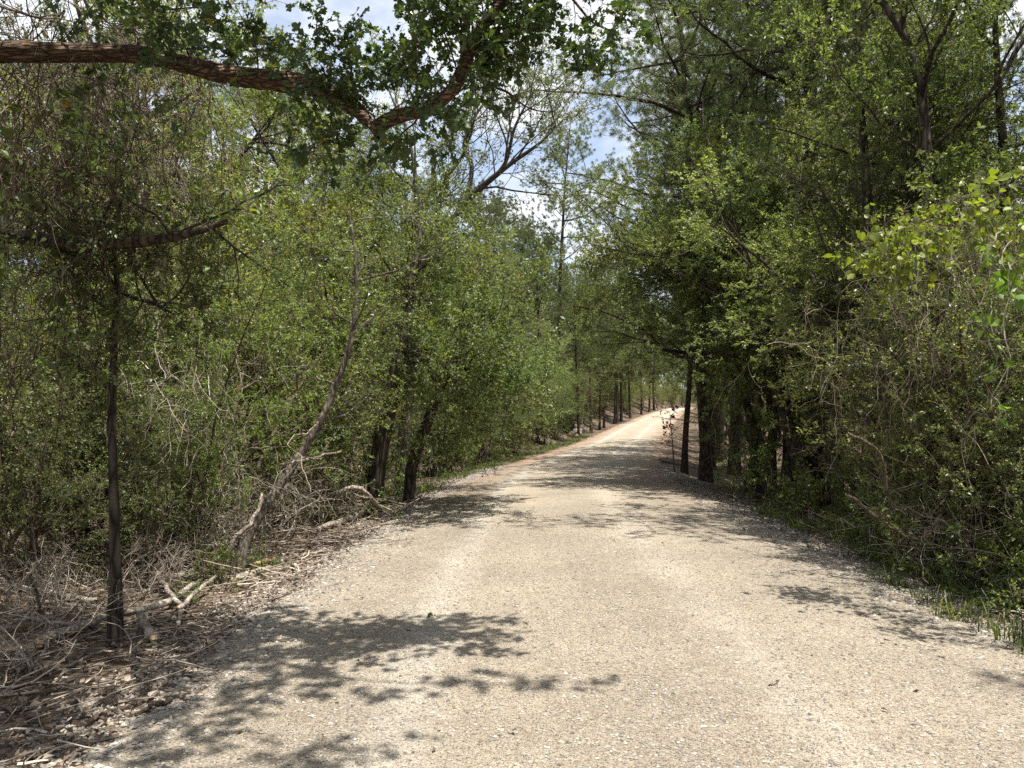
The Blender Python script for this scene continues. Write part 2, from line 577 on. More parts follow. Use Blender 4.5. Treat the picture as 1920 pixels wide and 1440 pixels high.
def cedar(seed, H=8., r0=.12, reach=1.9, per=30):
    rng = np.random.default_rng(seed + 4000)
    P, R = stem(rng, H, r0, .01, K=14, lean=(.05 * rng.standard_normal(), .05 * rng.standard_normal()), wig=.03)
    shape = lambda t, i: reach * (1.05 - .75 * t)
    specs = [
        dict(n=34, t0=.12, t1=.99, ang=1.15, angsd=.2, length=shape, npts=7, wig=.12, up=.03, rr=.014, rend=.25, lenvar=.3),
        dict(n=8, t0=.2, t1=1, ang=.75, angsd=.25, length=reach * .32, npts=5, wig=.15, up=.03, rr=.012, rend=.3),
        dict(n=6, t0=.1, t1=1, ang=.6, angsd=.25, length=reach * .14, npts=4, wig=.15, up=.04, rr=.012, rend=.5)]
    return grow(seed, P, R, specs, lambda r, T: [leaves(r, T, per, .062, SCALE_SPRAY, along=1.3, spread=.015, upb=.5)], 'bark_dark', 'cedar')


def deadbrush(seed, H=1.6, stems=14, n=(7, 5), mat_='dead'):
    rng = np.random.default_rng(seed + 5000)
    Ps, Rs = [], []
    for k in range(stems):
        a = k * 2.4 + rng.random()
        l = .55 * (.2 + rng.random())
        P, R = stem(rng, H * (.6 + .6 * rng.random()), .009 + .006 * rng.random(), .002, K=9, lean=(l * math.cos(a), l * math.sin(a)), wig=.25,
                    base=(.35 * rng.standard_normal(), .35 * rng.standard_normal(), -.03))
        Ps.append(P)
        Rs.append(R)
    P, R = np.concatenate(Ps), np.concatenate(Rs)
    b = Buf()
    b.add(*tubes(P, R, 5))
    for s in (dict(n=n[0], t0=.2, t1=1, ang=.9, angsd=.4, length=H * .45, npts=6, wig=.3, up=-.02, rr=.009, rend=.4),
              dict(n=n[1], t0=.2, t1=1, ang=.9, angsd=.4, length=H * .22, npts=5, wig=.3, up=-.02, rr=.009, rend=.5)):
        P, R = level(rng, P, R, **s)
        b.add(*tubes(P, R, 3))
    return [("twigs", b.mesh("twigs", [M[mat_]]))]


def grassclump(seed, nb=120, H=.34, spread=.16, w=.010):
    rng = np.random.default_rng(seed + 6000)
    a = rng.random(nb) * 6.28
    r = spread * np.sqrt(rng.random(nb))
    base = np.stack([r * np.cos(a), r * np.sin(a), np.full(nb, -.02)], 1)
    h = H * (.5 + .7 * rng.random(nb))
    out = np.stack([np.cos(a), np.sin(a), np.zeros(nb)], 1) * (.15 + .75 * rng.random(nb))[:, None] + .25 * rng.standard_normal((nb, 3)) * [1, 1, 0]
    s = norm(np.cross(out + 1e-4, [0, 0, 1.])) * w * .5
    m1 = base + np.array([0, 0, .55]) * h[:, None] + out * h[:, None] * .22
    m2 = base + np.array([0, 0, .85]) * h[:, None] + out * h[:, None] * .6
    tip = base + np.array([0, 0, .8]) * h[:, None] + out * h[:, None] * 1.05
    V = np.stack([base - s, base + s, m1 + s, m2 + s * .8, tip, m2 - s * .8, m1 - s], 1)
    F4 = (np.arange(nb) * 7)[:, None]
    b = Buf()
    b.add(V, np.concatenate([F4 + np.array([[0, 1, 2, 6]]), F4 + np.array([[6, 2, 3, 5]])]))
    me_f3 = F4 + np.array([[5, 3, 4]])
    b.g[(3, 0)] = [me_f3]
    return [("blades", b.mesh("blades", [M['grass']]))]


for i in range(3):
    PROTO[f'elm{i}'] = broadleaf(10 + i, H=9.0 + i * .7, spread=2.5 + .2 * i, clear=.2 + .06 * i, leaf=(.05, .064, .058)[i], per=(28, 22, 25)[i], mat_=('leaf_elm', 'leaf_pale', 'leaf_fresh')[i])
PROTO['rowtree'] = broadleaf(18, H=8.6, r0=.15, spread=2.7, clear=.40, leaf=.055, per=26, mat_='leaf_pale')
PROTO['rowtree_dark'] = broadleaf(19, H=8.2, r0=.13, spread=2.4, clear=.42, leaf=.048, per=26)
PROTO['elm3'] = broadleaf(14, H=10.5, spread=2.3, clear=.45, per=20)
PROTO['roadoak'] = broadleaf(17, H=9.5, r0=.16, spread=3.7, clear=.30, leaf=.058, per=30, n=(17, 9, 6, 4), mat_='leaf_pale', bark='bark_dark')
PROTO['airy'] = broadleaf(20, H=11, r0=.12, spread=2.4, clear=.4, leaf=.05, per=9, n=(12, 6, 5, 4), mat_='leaf_pale', bark='bark_grey', ang=.7)
for i in range(4):
    PROTO[f'yaupon{i}'] = bush(30 + i, H=3.4 + .35 * i, stems=7 + i % 2, lean=.38 + .1 * (i % 3), leaf=(.028, .032, .036, .046)[i], per=(28, 25, 23, 15)[i], mat_=('leaf_small', 'leaf_small', 'leaf_fresh', 'leaf_elm')[i])
PROTO['yaupon_tall'] = bush(36, H=5.6, stems=6, lean=.2, leaf=.034, per=26, L1=.24, n=(12, 6, 5))
for i in range(3):
    PROTO[f'lowbush{i}'] = bush(40 + i, H=1.0 + .25 * i, stems=8, lean=.8, leaf=.055, per=5, n=(5, 3, 3), mat_='leaf_low', r0=.008, L1=.4)
for i in range(3):
    PROTO[f'pine{i}'] = pine(50 + i, H=19 + 2 * i, bare=(.26, .42, .5)[i], reach=(3.9, 3.3, 2.9)[i])
PROTO['pine4'] = pine(58, H=19, r0=.15, bare=.5, reach=3.8, n=(24, 8, 4))
PROTO['polepine'] = pine(55, H=12, r0=.13, bare=.62, reach=1.7, n=(16, 6, 3), per=16)
PROTO['pine3'] = pine(54, H=21, bare=.66, reach=2.6, n=(18, 7, 4))
for i in range(2):
    PROTO[f'farpine{i}'] = pine(56 + i, H=18 + 2 * i, bare=.3 + .08 * i, reach=3.4, n=(38, 8, 4), per=14, tufts=3, nw=.03, nl=.22)
for i in range(2):
    PROTO[f'cedar{i}'] = cedar(60 + i, H=8 + i)
for i in range(3):
    PROTO[f'dead{i}'] = deadbrush(70 + i, H=1.5 + .4 * i)
PROTO['deadbrown'] = deadbrush(75, H=2.2, stems=18, mat_='dead_brown')
for i in range(3):
    PROTO[f'grass{i}'] = grassclump(80 + i, nb=70, H=.24 + .05 * i, spread=.2)

# ------------------------------------------------------------------ ground, road
def road_material():
    m, nt = mat('road_gravel')
    off = nt.n('ShaderNodeAttribute', attribute_name='off')
    dist = nt.n('ShaderNodeAttribute', attribute_name='dist')
    tc = nt.n('ShaderNodeTexCoord')
    ob = tc.outputs['Object']
    big = nt.n('ShaderNodeTexNoise', inp={'Scale': .55, 'Detail': 5.0, 'Roughness': .6})
    nt.l(ob, big.inputs['Vector'])
    mid = nt.n('ShaderNodeTexNoise', inp={'Scale': 7.0, 'Detail': 6.0, 'Roughness': .7})
    nt.l(ob, mid.inputs['Vector'])
    fine = nt.n('ShaderNodeTexNoise', inp={'Scale': 120.0, 'Detail': 3.0, 'Roughness': .6})
    nt.l(ob, fine.inputs['Vector'])
    st = nt.n('ShaderNodeTexVoronoi', inp={'Scale': 95.0, 'Randomness': 1.0})
    nt.l(ob, st.inputs['Vector'])
    sep = nt.n('ShaderNodeSeparateColor')
    nt.l(st.outputs['Color'], sep.inputs[0])
    stone = ramp(nt, sep.outputs[0], [(0, (.08, .07, .06)), (.2, (.195, .169, .134)), (.55, (.322, .28, .221)), (.9, (.42, .374, .313)), (1, (.53, .505, .455))])
    dirt = ramp(nt, mid.outputs[0], [(.3, (.255, .21, .152)), (.7, (.355, .304, .233))])
    # stones against the fines between them
    edge = nt.n('ShaderNodeMapRange', inp={1: .10, 2: .55, 3: 1.0, 4: 0.25})
    nt.l(st.outputs['Distance'], edge.inputs[0])
    mix = nt.n('ShaderNodeMix', data_type='RGBA')
    # packed wheel tracks, fewer loose stones
    tr = nt.n('ShaderNodeMath', operation='ADD')
    nt.l(off.outputs['Fac'], tr.inputs[0])
    wob = nt.n('ShaderNodeMath', operation='MULTIPLY_ADD', inp={1: .5, 2: -.25})
    nt.l(big.outputs[0], wob.inputs[0])
    nt.l(wob.outputs[0], tr.inputs[1])
    cosm = nt.n('ShaderNodeMath', operation='MULTIPLY', inp={1: 3.6})
    nt.l(tr.outputs[0], cosm.inputs[0])
    cos = nt.n('ShaderNodeMath', operation='COSINE')
    nt.l(cosm.outputs[0], cos.inputs[0])
    trk = nt.n('ShaderNodeMapRange', inp={1: -.6, 2: 1.0, 3: 0.7, 4: 1.0})
    nt.l(cos.outputs[0], trk.inputs[0])
    fac = nt.n('ShaderNodeMath', operation='MULTIPLY')
    nt.l(edge.outputs[0], fac.inputs[0])
    nt.l(trk.outputs[0], fac.inputs[1])
    nt.l(fac.outputs[0], mix.inputs['Factor'])
    nt.l(dirt.outputs[0], mix.inputs['A'])
    nt.l(stone.outputs[0], mix.inputs['B'])
    wl = nt.n('ShaderNodeMath', operation='ADD', inp={1: 1.45})
    nt.l(tr.outputs[0], wl.inputs[0])
    wa = nt.n('ShaderNodeMath', operation='ABSOLUTE')
    nt.l(wl.outputs[0], wa.inputs[0])
    ws = nt.n('ShaderNodeMapRange', interpolation_type='SMOOTHSTEP', inp={1: .02, 2: .36, 3: .65, 4: 0.0})
    nt.l(wa.outputs[0], ws.inputs[0])
    wm = nt.n('ShaderNodeMath', operation='MULTIPLY')
    nt.l(mid.outputs[0], wm.inputs[1])
    wl2 = nt.n('ShaderNodeMath', operation='ADD', inp={1: -.72})
    nt.l(tr.outputs[0], wl2.inputs[0])
    wa2 = nt.n('ShaderNodeMath', operation='ABSOLUTE')
    nt.l(wl2.outputs[0], wa2.inputs[0])
    ws2 = nt.n('ShaderNodeMapRange', interpolation_type='SMOOTHSTEP', inp={1: .02, 2: .4, 3: .38, 4: 0.0})
    nt.l(wa2.outputs[0], ws2.inputs[0])
    wsum = nt.n('ShaderNodeMath', operation='MAXIMUM')
    nt.l(ws.outputs[0], wsum.inputs[0])
    nt.l(ws2.outputs[0], wsum.inputs[1])
    nt.l(wsum.outputs[0], wm.inputs[0])
    wx = nt.n('ShaderNodeMix', data_type='RGBA', inp={'B': (.52, .485, .42, 1)})
    nt.l(wm.outputs[0], wx.inputs['Factor'])
    nt.l(mix.outputs['Result'], wx.inputs['A'])
    # broad tone changes
    tone = nt.n('ShaderNodeMapRange', inp={1: .3, 2: .7, 3: .80, 4: 1.16})
    nt.l(big.outputs[0], tone.inputs[0])
    t2 = nt.n('ShaderNodeMapRange', inp={1: -1, 2: 1, 3: 1.05, 4: .97})
    nt.l(cos.outputs[0], t2.inputs[0])
    tm = nt.n('ShaderNodeMath', operation='MULTIPLY')
    nt.l(tone.outputs[0], tm.inputs[0])
    nt.l(t2.outputs[0], tm.inputs[1])
    f2 = nt.n('ShaderNodeMapRange', inp={1: .3, 2: .7, 3: .72, 4: 1.24})
    nt.l(fine.outputs[0], f2.inputs[0])
    tm2 = nt.n('ShaderNodeMath', operation='MULTIPLY')
    nt.l(tm.outputs[0], tm2.inputs[0])
    nt.l(f2.outputs[0], tm2.inputs[1])
    mul = nt.n('ShaderNodeMix', data_type='RGBA', blend_type='MULTIPLY', inp={'Factor': 1.0})
    nt.l(wx.outputs['Result'], mul.inputs['A'])
    nt.l(tm2.outputs[0], mul.inputs['B'])
    # rust-coloured pine needles drifted to the edges further along
    ab = nt.n('ShaderNodeMath', operation='ABSOLUTE')
    nt.l(off.outputs['Fac'], ab.inputs[0])
    e1 = nt.n('ShaderNodeMapRange', inp={1: 1.5, 2: 2.8, 3: 0.0, 4: 1.0})
    nt.l(ab.outputs[0], e1.inputs[0])
    d1 = nt.n('ShaderNodeMapRange', inp={1: 11.0, 2: 20.0, 3: 0.0, 4: 1.0})
    nt.l(dist.outputs['Fac'], d1.inputs[0])
    nm = nt.n('ShaderNodeMapRange', inp={1: .36, 2: .58, 3: 0.0, 4: 1.0})
    nt.l(mid.outputs[0], nm.inputs[0])
    a1 = nt.n('ShaderNodeMath', operation='MULTIPLY')
    nt.l(e1.outputs[0], a1.inputs[0])
    nt.l(d1.outputs[0], a1.inputs[1])
    a2 = nt.n('ShaderNodeMath', operation='MULTIPLY')
    nt.l(a1.outputs[0], a2.inputs[0])
    nt.l(nm.outputs[0], a2.inputs[1])
    nl = nt.n('ShaderNodeMix', data_type='RGBA', inp={'B': (.20, .105, .06, 1)})
    nt.l(a2.outputs[0], nl.inputs['Factor'])
    nt.l(mul.outputs['Result'], nl.inputs['A'])
    p = nt.n('ShaderNodeBsdfPrincipled', inp={'Roughness': .92, 'Specular IOR Level': .2})
    nt.l(nl.outputs['Result'], p.inputs['Base Color'])
    h = nt.n('ShaderNodeMapRange', inp={1: 0.0, 2: .6, 3: 1.0, 4: 0.0})
    nt.l(st.outputs['Distance'], h.inputs[0])
    hh = nt.n('ShaderNodeMath', operation='MULTIPLY')
    nt.l(h.outputs[0], hh.inputs[0])
    nt.l(sep.outputs[1], hh.inputs[1])
    h2 = nt.n('ShaderNodeMath', operation='MULTIPLY_ADD', inp={1: .8})
    nt.l(fine.outputs[0], h2.inputs[0])
    nt.l(hh.outputs[0], h2.inputs[2])
    b = nt.n('ShaderNodeBump', inp={'Strength': 1.0, 'Distance': .02})
    nt.l(h2.outputs[0], b.inputs['Height'])
    b2 = nt.n('ShaderNodeBump', inp={'Strength': .5, 'Distance': .05})
    nt.l(mid.outputs[0], b2.inputs['Height'])
    nt.l(b2.outputs[0], b.inputs['Normal'])
    nt.l(b.outputs[0], p.inputs['Normal'])
    out = nt.n('ShaderNodeOutputMaterial')
    nt.l(p.outputs[0], out.inputs[0])
    return m


def ground_material():
    m, nt = mat('forest_floor')
    tc = nt.n('ShaderNodeTexCoord')
    ob = tc.outputs['Object']
    v = nt.n('ShaderNodeTexVoronoi', inp={'Scale': 17.0})
    dn = nt.n('ShaderNodeTexNoise', inp={'Scale': 9.0, 'Detail': 4.0})
    nt.l(ob, dn.inputs['Vector'])
    va = nt.n('ShaderNodeMix', data_type='RGBA', inp={'Factor': .06})
    nt.l(ob, va.inputs['A'])
    nt.l(dn.outputs['Color'], va.inputs['B'])
    nt.l(va.outputs['Result'], v.inputs['Vector'])
    sep = nt.n('ShaderNodeSeparateColor')
    nt.l(v.outputs['Color'], sep.inputs[0])
    c = ramp(nt, sep.outputs[0], [(0, (.04, .03, .022)), (.4, (.10, .077, .057)), (.75, (.165, .13, .10)), (1, (.27, .225, .18))])
    big = nt.n('ShaderNodeTexNoise', inp={'Scale': .8, 'Detail': 6.0, 'Roughness': .65})
    nt.l(ob, big.inputs['Vector'])
    r = ramp(nt, big.outputs[0], [(.35, (.6, .58, .56)), (.65, (1.08, 1.0, .92))])
    mul = nt.n('ShaderNodeMix', data_type='RGBA', blend_type='MULTIPLY', inp={'Factor': 1.0})
    nt.l(c.outputs[0], mul.inputs['A'])
    nt.l(r.outputs[0], mul.inputs['B'])
    p = nt.n('ShaderNodeBsdfPrincipled', inp={'Roughness': .95, 'Specular IOR Level': .1})
    nt.l(mul.outputs['Result'], p.inputs['Base Color'])
    hm = nt.n('ShaderNodeMath', operation='ADD')
    nt.l(v.outputs['Distance'], hm.inputs[0])
    nt.l(sep.outputs[1], hm.inputs[1])
    b = nt.n('ShaderNodeBump', inp={'Strength': .9, 'Distance': .03})
    nt.l(hm.outputs[0], b.inputs['Height'])
    nt.l(b.outputs[0], p.inputs['Normal'])
    out = nt.n('ShaderNodeOutputMaterial')
    nt.l(p.outputs[0], out.inputs[0])
    return m


def sheet(name, os_, ys_, zfun, m, attrs=False):
    O, Y = np.meshgrid(os_, ys_)
    X = O + cx(Y)
    Z = zfun(O, Y)
    V = np.stack([X, Y, Z], -1).reshape(-1, 3)
    ny, nx = O.shape
    i = (np.arange(ny - 1) * nx)[:, None] + np.arange(nx - 1)[None]
    F = np.stack([i, i + 1, i + nx + 1, i + nx], -1).reshape(-1, 4)
    me = new_mesh(name, V, [(F, 0)], [m], True)
    if attrs:
        for nm, arr in (('off', O), ('dist', Y)):
            a = me.attributes.new(nm, 'FLOAT', 'POINT')
            a.data.foreach_set('value', arr.astype(np.float32).ravel())
    o = link(name, me)
    return kind(o, 'structure')


yl = np.concatenate([np.arange(-60, -6, 2.0), np.arange(-6, 16, .12), np.arange(16, 45, .3), np.arange(45, 190, 1.0), np.arange(190, 640, 15)])
half = np.concatenate([np.arange(0, 2.4, .4), np.arange(2.4, 7, .1), np.arange(7, 14, .4), np.arange(14, 40, 2.0), np.array([40, 50, 65, 90, 130, 200, 320, 500])])
ol = np.concatenate([-half[:0:-1], half])
sheet('ground', ol, yl, terrain_o, ground_material())
rng0 = np.random.default_rng(3)


def edge_noise(o, y):
    return .10 * np.sin(y * 1.9 + np.sign(o)) + .07 * np.sin(y * 4.7 + 2 * np.sign(o)) + .05 * np.sin(y * 11.3) + .04 * np.sin(y * 23.1 + o)


def road_z(o, y):
    a = np.abs(o) + edge_noise(o, y)
    return terrain_o(o, y) + .03 - .10 * sst((a - 2.6) / .75) + .008 * np.sin(o * 5.1 + y * 1.1) * np.sin(y * 2.3 + o)


sheet('road', np.arange(-3.6, 3.61, .06), yl, road_z, road_material(), True)

# loose stones lying on the carriageway and thick along its rims
def stones_mesh(n, seed):
    rng = np.random.default_rng(seed)
    k = int(n * .52)
    y = 2.4 + 11 * rng.random(k) ** 1.9
    o = rng.uniform(-3.1, 3.1, k)
    s = .0045 + .006 * rng.random(k) ** 2
    k2 = n - k
    y2 = 2.4 + 26 * rng.random(k2) ** 1.4
    o2 = np.where(rng.random(k2) < .5, -1, 1) * (2.95 + .32 * rng.standard_normal(k2))
    s2 = .006 + .013 * rng.random(k2) ** 3
    y, o, s = np.concatenate([y, y2]), np.concatenate([o, o2]), np.concatenate([s, s2])
    z = np.maximum(road_z(o, y), terrain_o(o, y)) + s * .25
    C = np.stack([o + cx(y), y, z], 1)
    base = np.array([[1, 0, 0], [-1, 0, 0], [0, 1, 0], [0, -1, 0], [0, 0, .75], [0, 0, -.7]], float)
    N = n
    V = base[None] * (1 + .3 * rng.standard_normal((N, 6, 1)))
    a = rng.random(N) * 6.28
    ca, sa = np.cos(a)[:, None], np.sin(a)[:, None]
    V = np.stack([V[..., 0] * ca - V[..., 1] * sa, V[..., 0] * sa + V[..., 1] * ca, V[..., 2]], -1)
    V = V * (s[:, None, None] * np.stack([1 + .4 * rng.random(N), np.ones(N), .8 + .3 * rng.random(N)], 1)[:, None, :]) + C[:, None, :]
    tri = np.array([[0, 2, 4], [2, 1, 4], [1, 3, 4], [3, 0, 4], [2, 0, 5], [1, 2, 5], [3, 1, 5], [0, 3, 5]])
    F = (np.arange(N) * 6)[:, None, None] + tri[None]
    return new_mesh('gravel', V.reshape(-1, 3), [(F.reshape(-1, 3), 0)], [M['stone']])


kind(link('gravel', stones_mesh(95000, 5)), 'stuff')


def scatter(seed, n, olo, ohi, ylo, yhi, ypow=1.5):
    rng = np.random.default_rng(seed)
    y = ylo + (yhi - ylo) * rng.random(n) ** ypow
    o = olo + (ohi - olo) * rng.random(n) ** 1.2
    return rng, o, y, np.stack([o + cx(y), y, terrain_o(o, y)], 1)


def litter_mesh():
    b = Buf()
    for sd, n, lo, hi in ((1, 26000, -2.92, -9), (2, 12000, 2.8, 8)):
        rng, o, y, C = scatter(sd, n, lo, hi, 2.2, 22, 1.8)
        C[:, 2] += .006 + .025 * rng.random(n)
        P = np.stack([C, C + rng.standard_normal((n, 3)) * [.02, .02, .004]], 1)
        b.add(*leaves(rng, P, 1, .046, (OVAL[0] * [1, 1.0, 3.0], OVAL[1]), upb=1.6, droop=0, along=.6, var=.35))
    rng = np.random.default_rng(4)
    n = 420
    y = 2.6 + 24 * rng.random(n) ** 1.5
    o = np.sign(rng.standard_normal(n)) * 3.0 * rng.random(n) ** .45
    C = np.stack([o + cx(y), y, road_z(o, y) + .012], 1)
    P = np.stack([C, C + rng.standard_normal((n, 3)) * [.02, .02, .004]], 1)
    b.add(*leaves(rng, P, 1, .036, (OVAL[0] * [1, .9, 2.0], OVAL[1]), upb=1.8, droop=0, along=.6, var=.35))
    return b.mesh('leaf_litter', [M['litter']])


kind(link('leaf_litter', litter_mesh()), 'stuff')


def twig_litter_mesh():
    b = Buf()
    for sd, n, lo, hi, yh in ((3, 2600, -3.0, -9, 16), (4, 1200, 3.2, 9, 18)):
        rng, o, y, C = scatter(sd, n, lo, hi, 3.0, yh, 1.3)
        a = rng.random(n) * 6.28
        L = .12 + .55 * rng.random(n) ** 2
        d = np.stack([np.cos(a), np.sin(a), .16 * rng.standard_normal(n)], 1)
        K = 5
        P = np.empty((n, K, 3))
        p = C + np.array([0, 0, .02]) + np.abs(rng.standard_normal((n, 1))) * np.array([[0, 0, .04]])
        for k in range(K):
            P[:, k] = p
            d = norm(d + .22 * rng.standard_normal((n, 3)) * [1, 1, .35])
            p = p + d * (L / (K - 1))[:, None]
        P[:, :, 2] = np.maximum(P[:, :, 2], terrain(P[:, :, 0], P[:, :, 1]) + .008)
        R = (.003 + .006 * rng.random(n) ** 2)[:, None] * np.linspace(1, .5, K)[None]
        b.add(*tubes(P, R, 4))
    return b.mesh('twig_litter', [M['dead']])


o = kind(link('twig_litter', twig_litter_mesh()), 'stuff')


def grass_mesh():
    b = Buf()
    rng = np.random.default_rng(9)
    pats = []
    for n, lo, hi, ylo, yhi, side in ((2700, 3.25, 5.4, 4.0, 14, 1), (2600, 3.1, 4.2, 14, 60, -1), (1200, 4.4, 6.0, 15, 40, 1)):
        y = ylo + (yhi - ylo) * rng.random(n)
        o = side * (lo + (hi - lo) * rng.random(n) ** 1.3)
        keep = (np.sin(y * 1.3 + o) + np.sin(y * 2.9 - 2 * o) + rng.standard_normal(n) * .5) > .1
        pats.append((o[keep], y[keep]))
    o = np.concatenate([p[0] for p in pats])
    y = np.concatenate([p[1] for p in pats])
    n = len(o)
    k = 5
    o = np.repeat(o, k) + .035 * rng.standard_normal(n * k)
    y = np.repeat(y, k) + .035 * rng.standard_normal(n * k)
    n = n * k
    base = np.stack([o + cx(y), y, terrain_o(o, y) - .01], 1)
    h = .05 + .17 * rng.random(n) ** 1.6
    out = .55 * rng.standard_normal((n, 3)) * [1, 1, 0]
    s = norm(rng.standard_normal((n, 3)) * [1, 1, .1]) * (.0035 + .00012 * y[:, None])
    mid = base + (np.array([0, 0, .7]) + out * .35) * h[:, None]
    tip = base + (np.array([0, 0, 1.]) + out) * h[:, None]
    V = np.stack([base - s, base + s, mid + s * .8, mid - s * .8, tip], 1)
    f = (np.arange(n) * 5)[:, None]
    b.add(V, f + np.array([[0, 1, 2, 3]]))
    b.g[(3, 0)] = [f + np.array([[3, 2, 4]])]
    return b.mesh('grass', [M['grass']])


kind(link('grass', grass_mesh()), 'stuff')

# ------------------------------------------------------------------ the oak whose limb crosses the top of the view
NEAR = .83
OAK_BASE = np.array([-4.7, 5.4, gz(-4.7, 5.4) - .05])
oak = thing('oak_tree', 'old oak sending one thick bare-barked limb across the top of the lane', 'tree', OAK_BASE)


def px_line(pts, n, k=1.0):
    return resample([at(p[0], p[1], p[2] * k) for p in pts], n)


def px_r(ths, ds, n):
    return np.interp(np.linspace(0, 1, n), np.linspace(0, 1, len(ths)), np.asarray(ths) * np.asarray(ds) / F_PX / 2)


orng = np.random.default_rng(77)
trk = resample([OAK_BASE, OAK_BASE + [.05, .1, 1.5], OAK_BASE + [.1, 0, 2.8], OAK_BASE + [-.1, -.2, 4.2], OAK_BASE + [.1, -.4, 5.4], OAK_BASE + [.3, -.6, 6.6]], 18)
tr_r = np.interp(np.linspace(0, 1, 18), [0, .06, .5, 1], [.30, .24, .19, .04])
tb = Buf()
tb.add(*tubes(trk[None] - OAK_BASE, tr_r[None], 14, .03, orng))
link('trunk', tb.mesh('trunk', [M['bark_oak']], True), oak)
l1 = resample([OAK_BASE + [.12, 0, 3.4]] + [at(p[0], p[1], p[2] * NEAR) for p in
              [(-120, 112, 6.45), (0, 97, 6.4), (120, 99, 6.4), (250, 102, 6.35), (330, 116, 6.3), (430, 141, 6.25), (520, 152, 6.2), (600, 166, 6.15), (650, 195, 6.1), (695, 232, 6.1), (712, 256, 6.05)]], 90)
r1 = px_r([66, 48, 43, 42, 40, 36, 34, 32, 35, 38, 30, 12], [5.31] * 12, 90)
l2 = px_line([(698, 244, 6.1), (740, 220, 6.05), (800, 204, 6.0), (845, 172, 5.95), (872, 120, 5.9), (888, 75, 5.85), (930, 18, 5.8), (1000, -50, 5.75), (1080, -110, 5.8), (1160, -150, 5.9)], 40, NEAR)
r2 = px_r([30, 27, 25, 23, 19, 18, 14, 8], [4.90] * 8, 40)
l3 = px_line([(1020, -55, 5.75), (1075, 0, 5.7), (1115, 45, 5.7), (1150, 60, 5.65), (1168, 92, 5.6)], 12, NEAR)
r3 = px_r([8, 6, 5, 4, 3], [4.73] * 5, 12)
l4 = px_line([(930, 165, 5.9), (950, 172, 5.85), (983, 198, 5.85), (1010, 208, 5.8), (1042, 207, 5.8), (1052, 195, 5.8)], 12, NEAR)
r4 = px_r([5, 5, 4, 3, 2, 1], [4.81] * 6, 12)
l5 = px_line([(886, 80, 5.85), (925, 56, 5.8), (960, 50, 5.8), (1000, 48, 5.8), (1035, 54, 5.75)], 12, NEAR)
r5 = px_r([7, 6, 5, 4, 2], [4.81] * 5, 12)
l6 = px_line([(876, 110, 5.9), (872, 70, 5.9), (880, 30, 5.9), (900, -10, 5.9), (905, -60, 5.85)], 12, NEAR)
r6 = px_r([18, 15, 12, 10, 8], [4.90] * 5, 12)
for L, Rr, S in ((l1, r1, 22), (l2, r2, 14), (l3, r3, 6), (l4, r4, 6), (l5, r5, 6), (l6, r6, 8)):
    tb = Buf()
    tb.add(*tubes(L[None] - OAK_BASE, Rr[None], S, .05, orng))
    link('limb', tb.mesh('limb', [M['bark_oak']], True), oak)
# foliage
cb = Buf()


def oak_sprays(seed, L, Rr, n1, t0, t1, len1, n2=4, n3=4, per=7, bias=None, size=.056, len2=.3, upb=.75):
    rng = np.random.default_rng(seed)
    P, R = level(rng, L[None] - OAK_BASE, Rr[None], n=n1, t0=t0, t1=t1, ang=1.1, angsd=.35, length=len1, npts=7, wig=.22, up=.03, rr=.012, rend=.35, bias=bias)
    cb.add(*tubes(P, R, 4), 0)
    P, R = level(rng, P, R, n=n2, t0=.25, t1=1, ang=.8, angsd=.3, length=len2, npts=5, wig=.2, up=.02, rr=.010, rend=.4)
    cb.add(*tubes(P, R, 3), 0)
    P, R = level(rng, P, R, n=n3, t0=.3, t1=1, ang=.8, angsd=.3, length=.12, npts=3, wig=.2, up=.0, rr=.012, rend=.5)
    cb.add(*tubes(P, R, 3), 0)
    v, f = leaves(rng, P, per, size, OAK, t0=.3, upb=upb, droop=.15, along=.8)
    cb.add(v, f, 1)


oak_sprays(1, l1, r1, 12, .56, .80, .55, bias=(0, 0, .55))
oak_sprays(2, l1, r1, 8, .8, 1.0, .42, n2=5, bias=(.2, 0, .45))
oak_sprays(3, l2, r2, 16, 0.02, .56, .46, n2=5, bias=(0, 0, .25))
oak_sprays(31, l2, r2, 4, .08, .4, .7, n2=3, bias=(-.5, 0, .4))
oak_sprays(4, l2, r2, 6, .52, .72, .32, n2=3, bias=(-.3, 0, .3))
oak_sprays(41, l2, r2, 8, .74, 1.0, .34, n2=3, bias=(.1, 0, .7))
oak_sprays(5, l3, r3, 8, .3, 1.0, .22, n2=3, n3=3, len2=.14)
oak_sprays(6, l6, r6, 8, .2, 1.0, .4)
oak_sprays(7, l5, r5, 5, .3, 1.0, .22, n2=2, n3=3, len2=.12)
oak_sprays(8, l1, r1, 4, .3, .56, .45, n2=3, bias=(0, 0, .6))
oak_sprays(9, l1, r1, 3, .8, 1.0, .35, bias=(.2, 0, -.6))
# upper crown above the lane
P, R = [], []
for (ti, ex, ey, ez) in ((10, -.3, 2.4, 5.7), (11, -1.2, 3.2, 5.9), (12, .3, 3.5, 6.3), (10, -2.2, 2.9, 5.6), (13, -.5, 4.4, 6.9), (13, -2.5, 4.3, 6.5), (11, .2, 1.6, 5.6), (14, -1.8, 1.9, 6.4), (12, -3.2, 3.4, 6.0)):
    a = trk[ti]
    e = np.array([ex, ey, ez])
    n1, n2 = orng.standard_normal((2, 3)) * .16
    P.append(resample([a, a * .66 + e * .34 + [0, 0, .45] + n1, a * .33 + e * .67 + [0, 0, .4] + n2, e], 14) - OAK_BASE)
    R.append(np.linspace(.065, .012, 14))
P, R = np.array(P), np.array(R)
for i in range(len(P)):
    tb = Buf()
    tb.add(*tubes(P[i:i + 1], R[i:i + 1], 8))
    link('limb', tb.mesh('limb', [M['bark_oak']], True), oak)
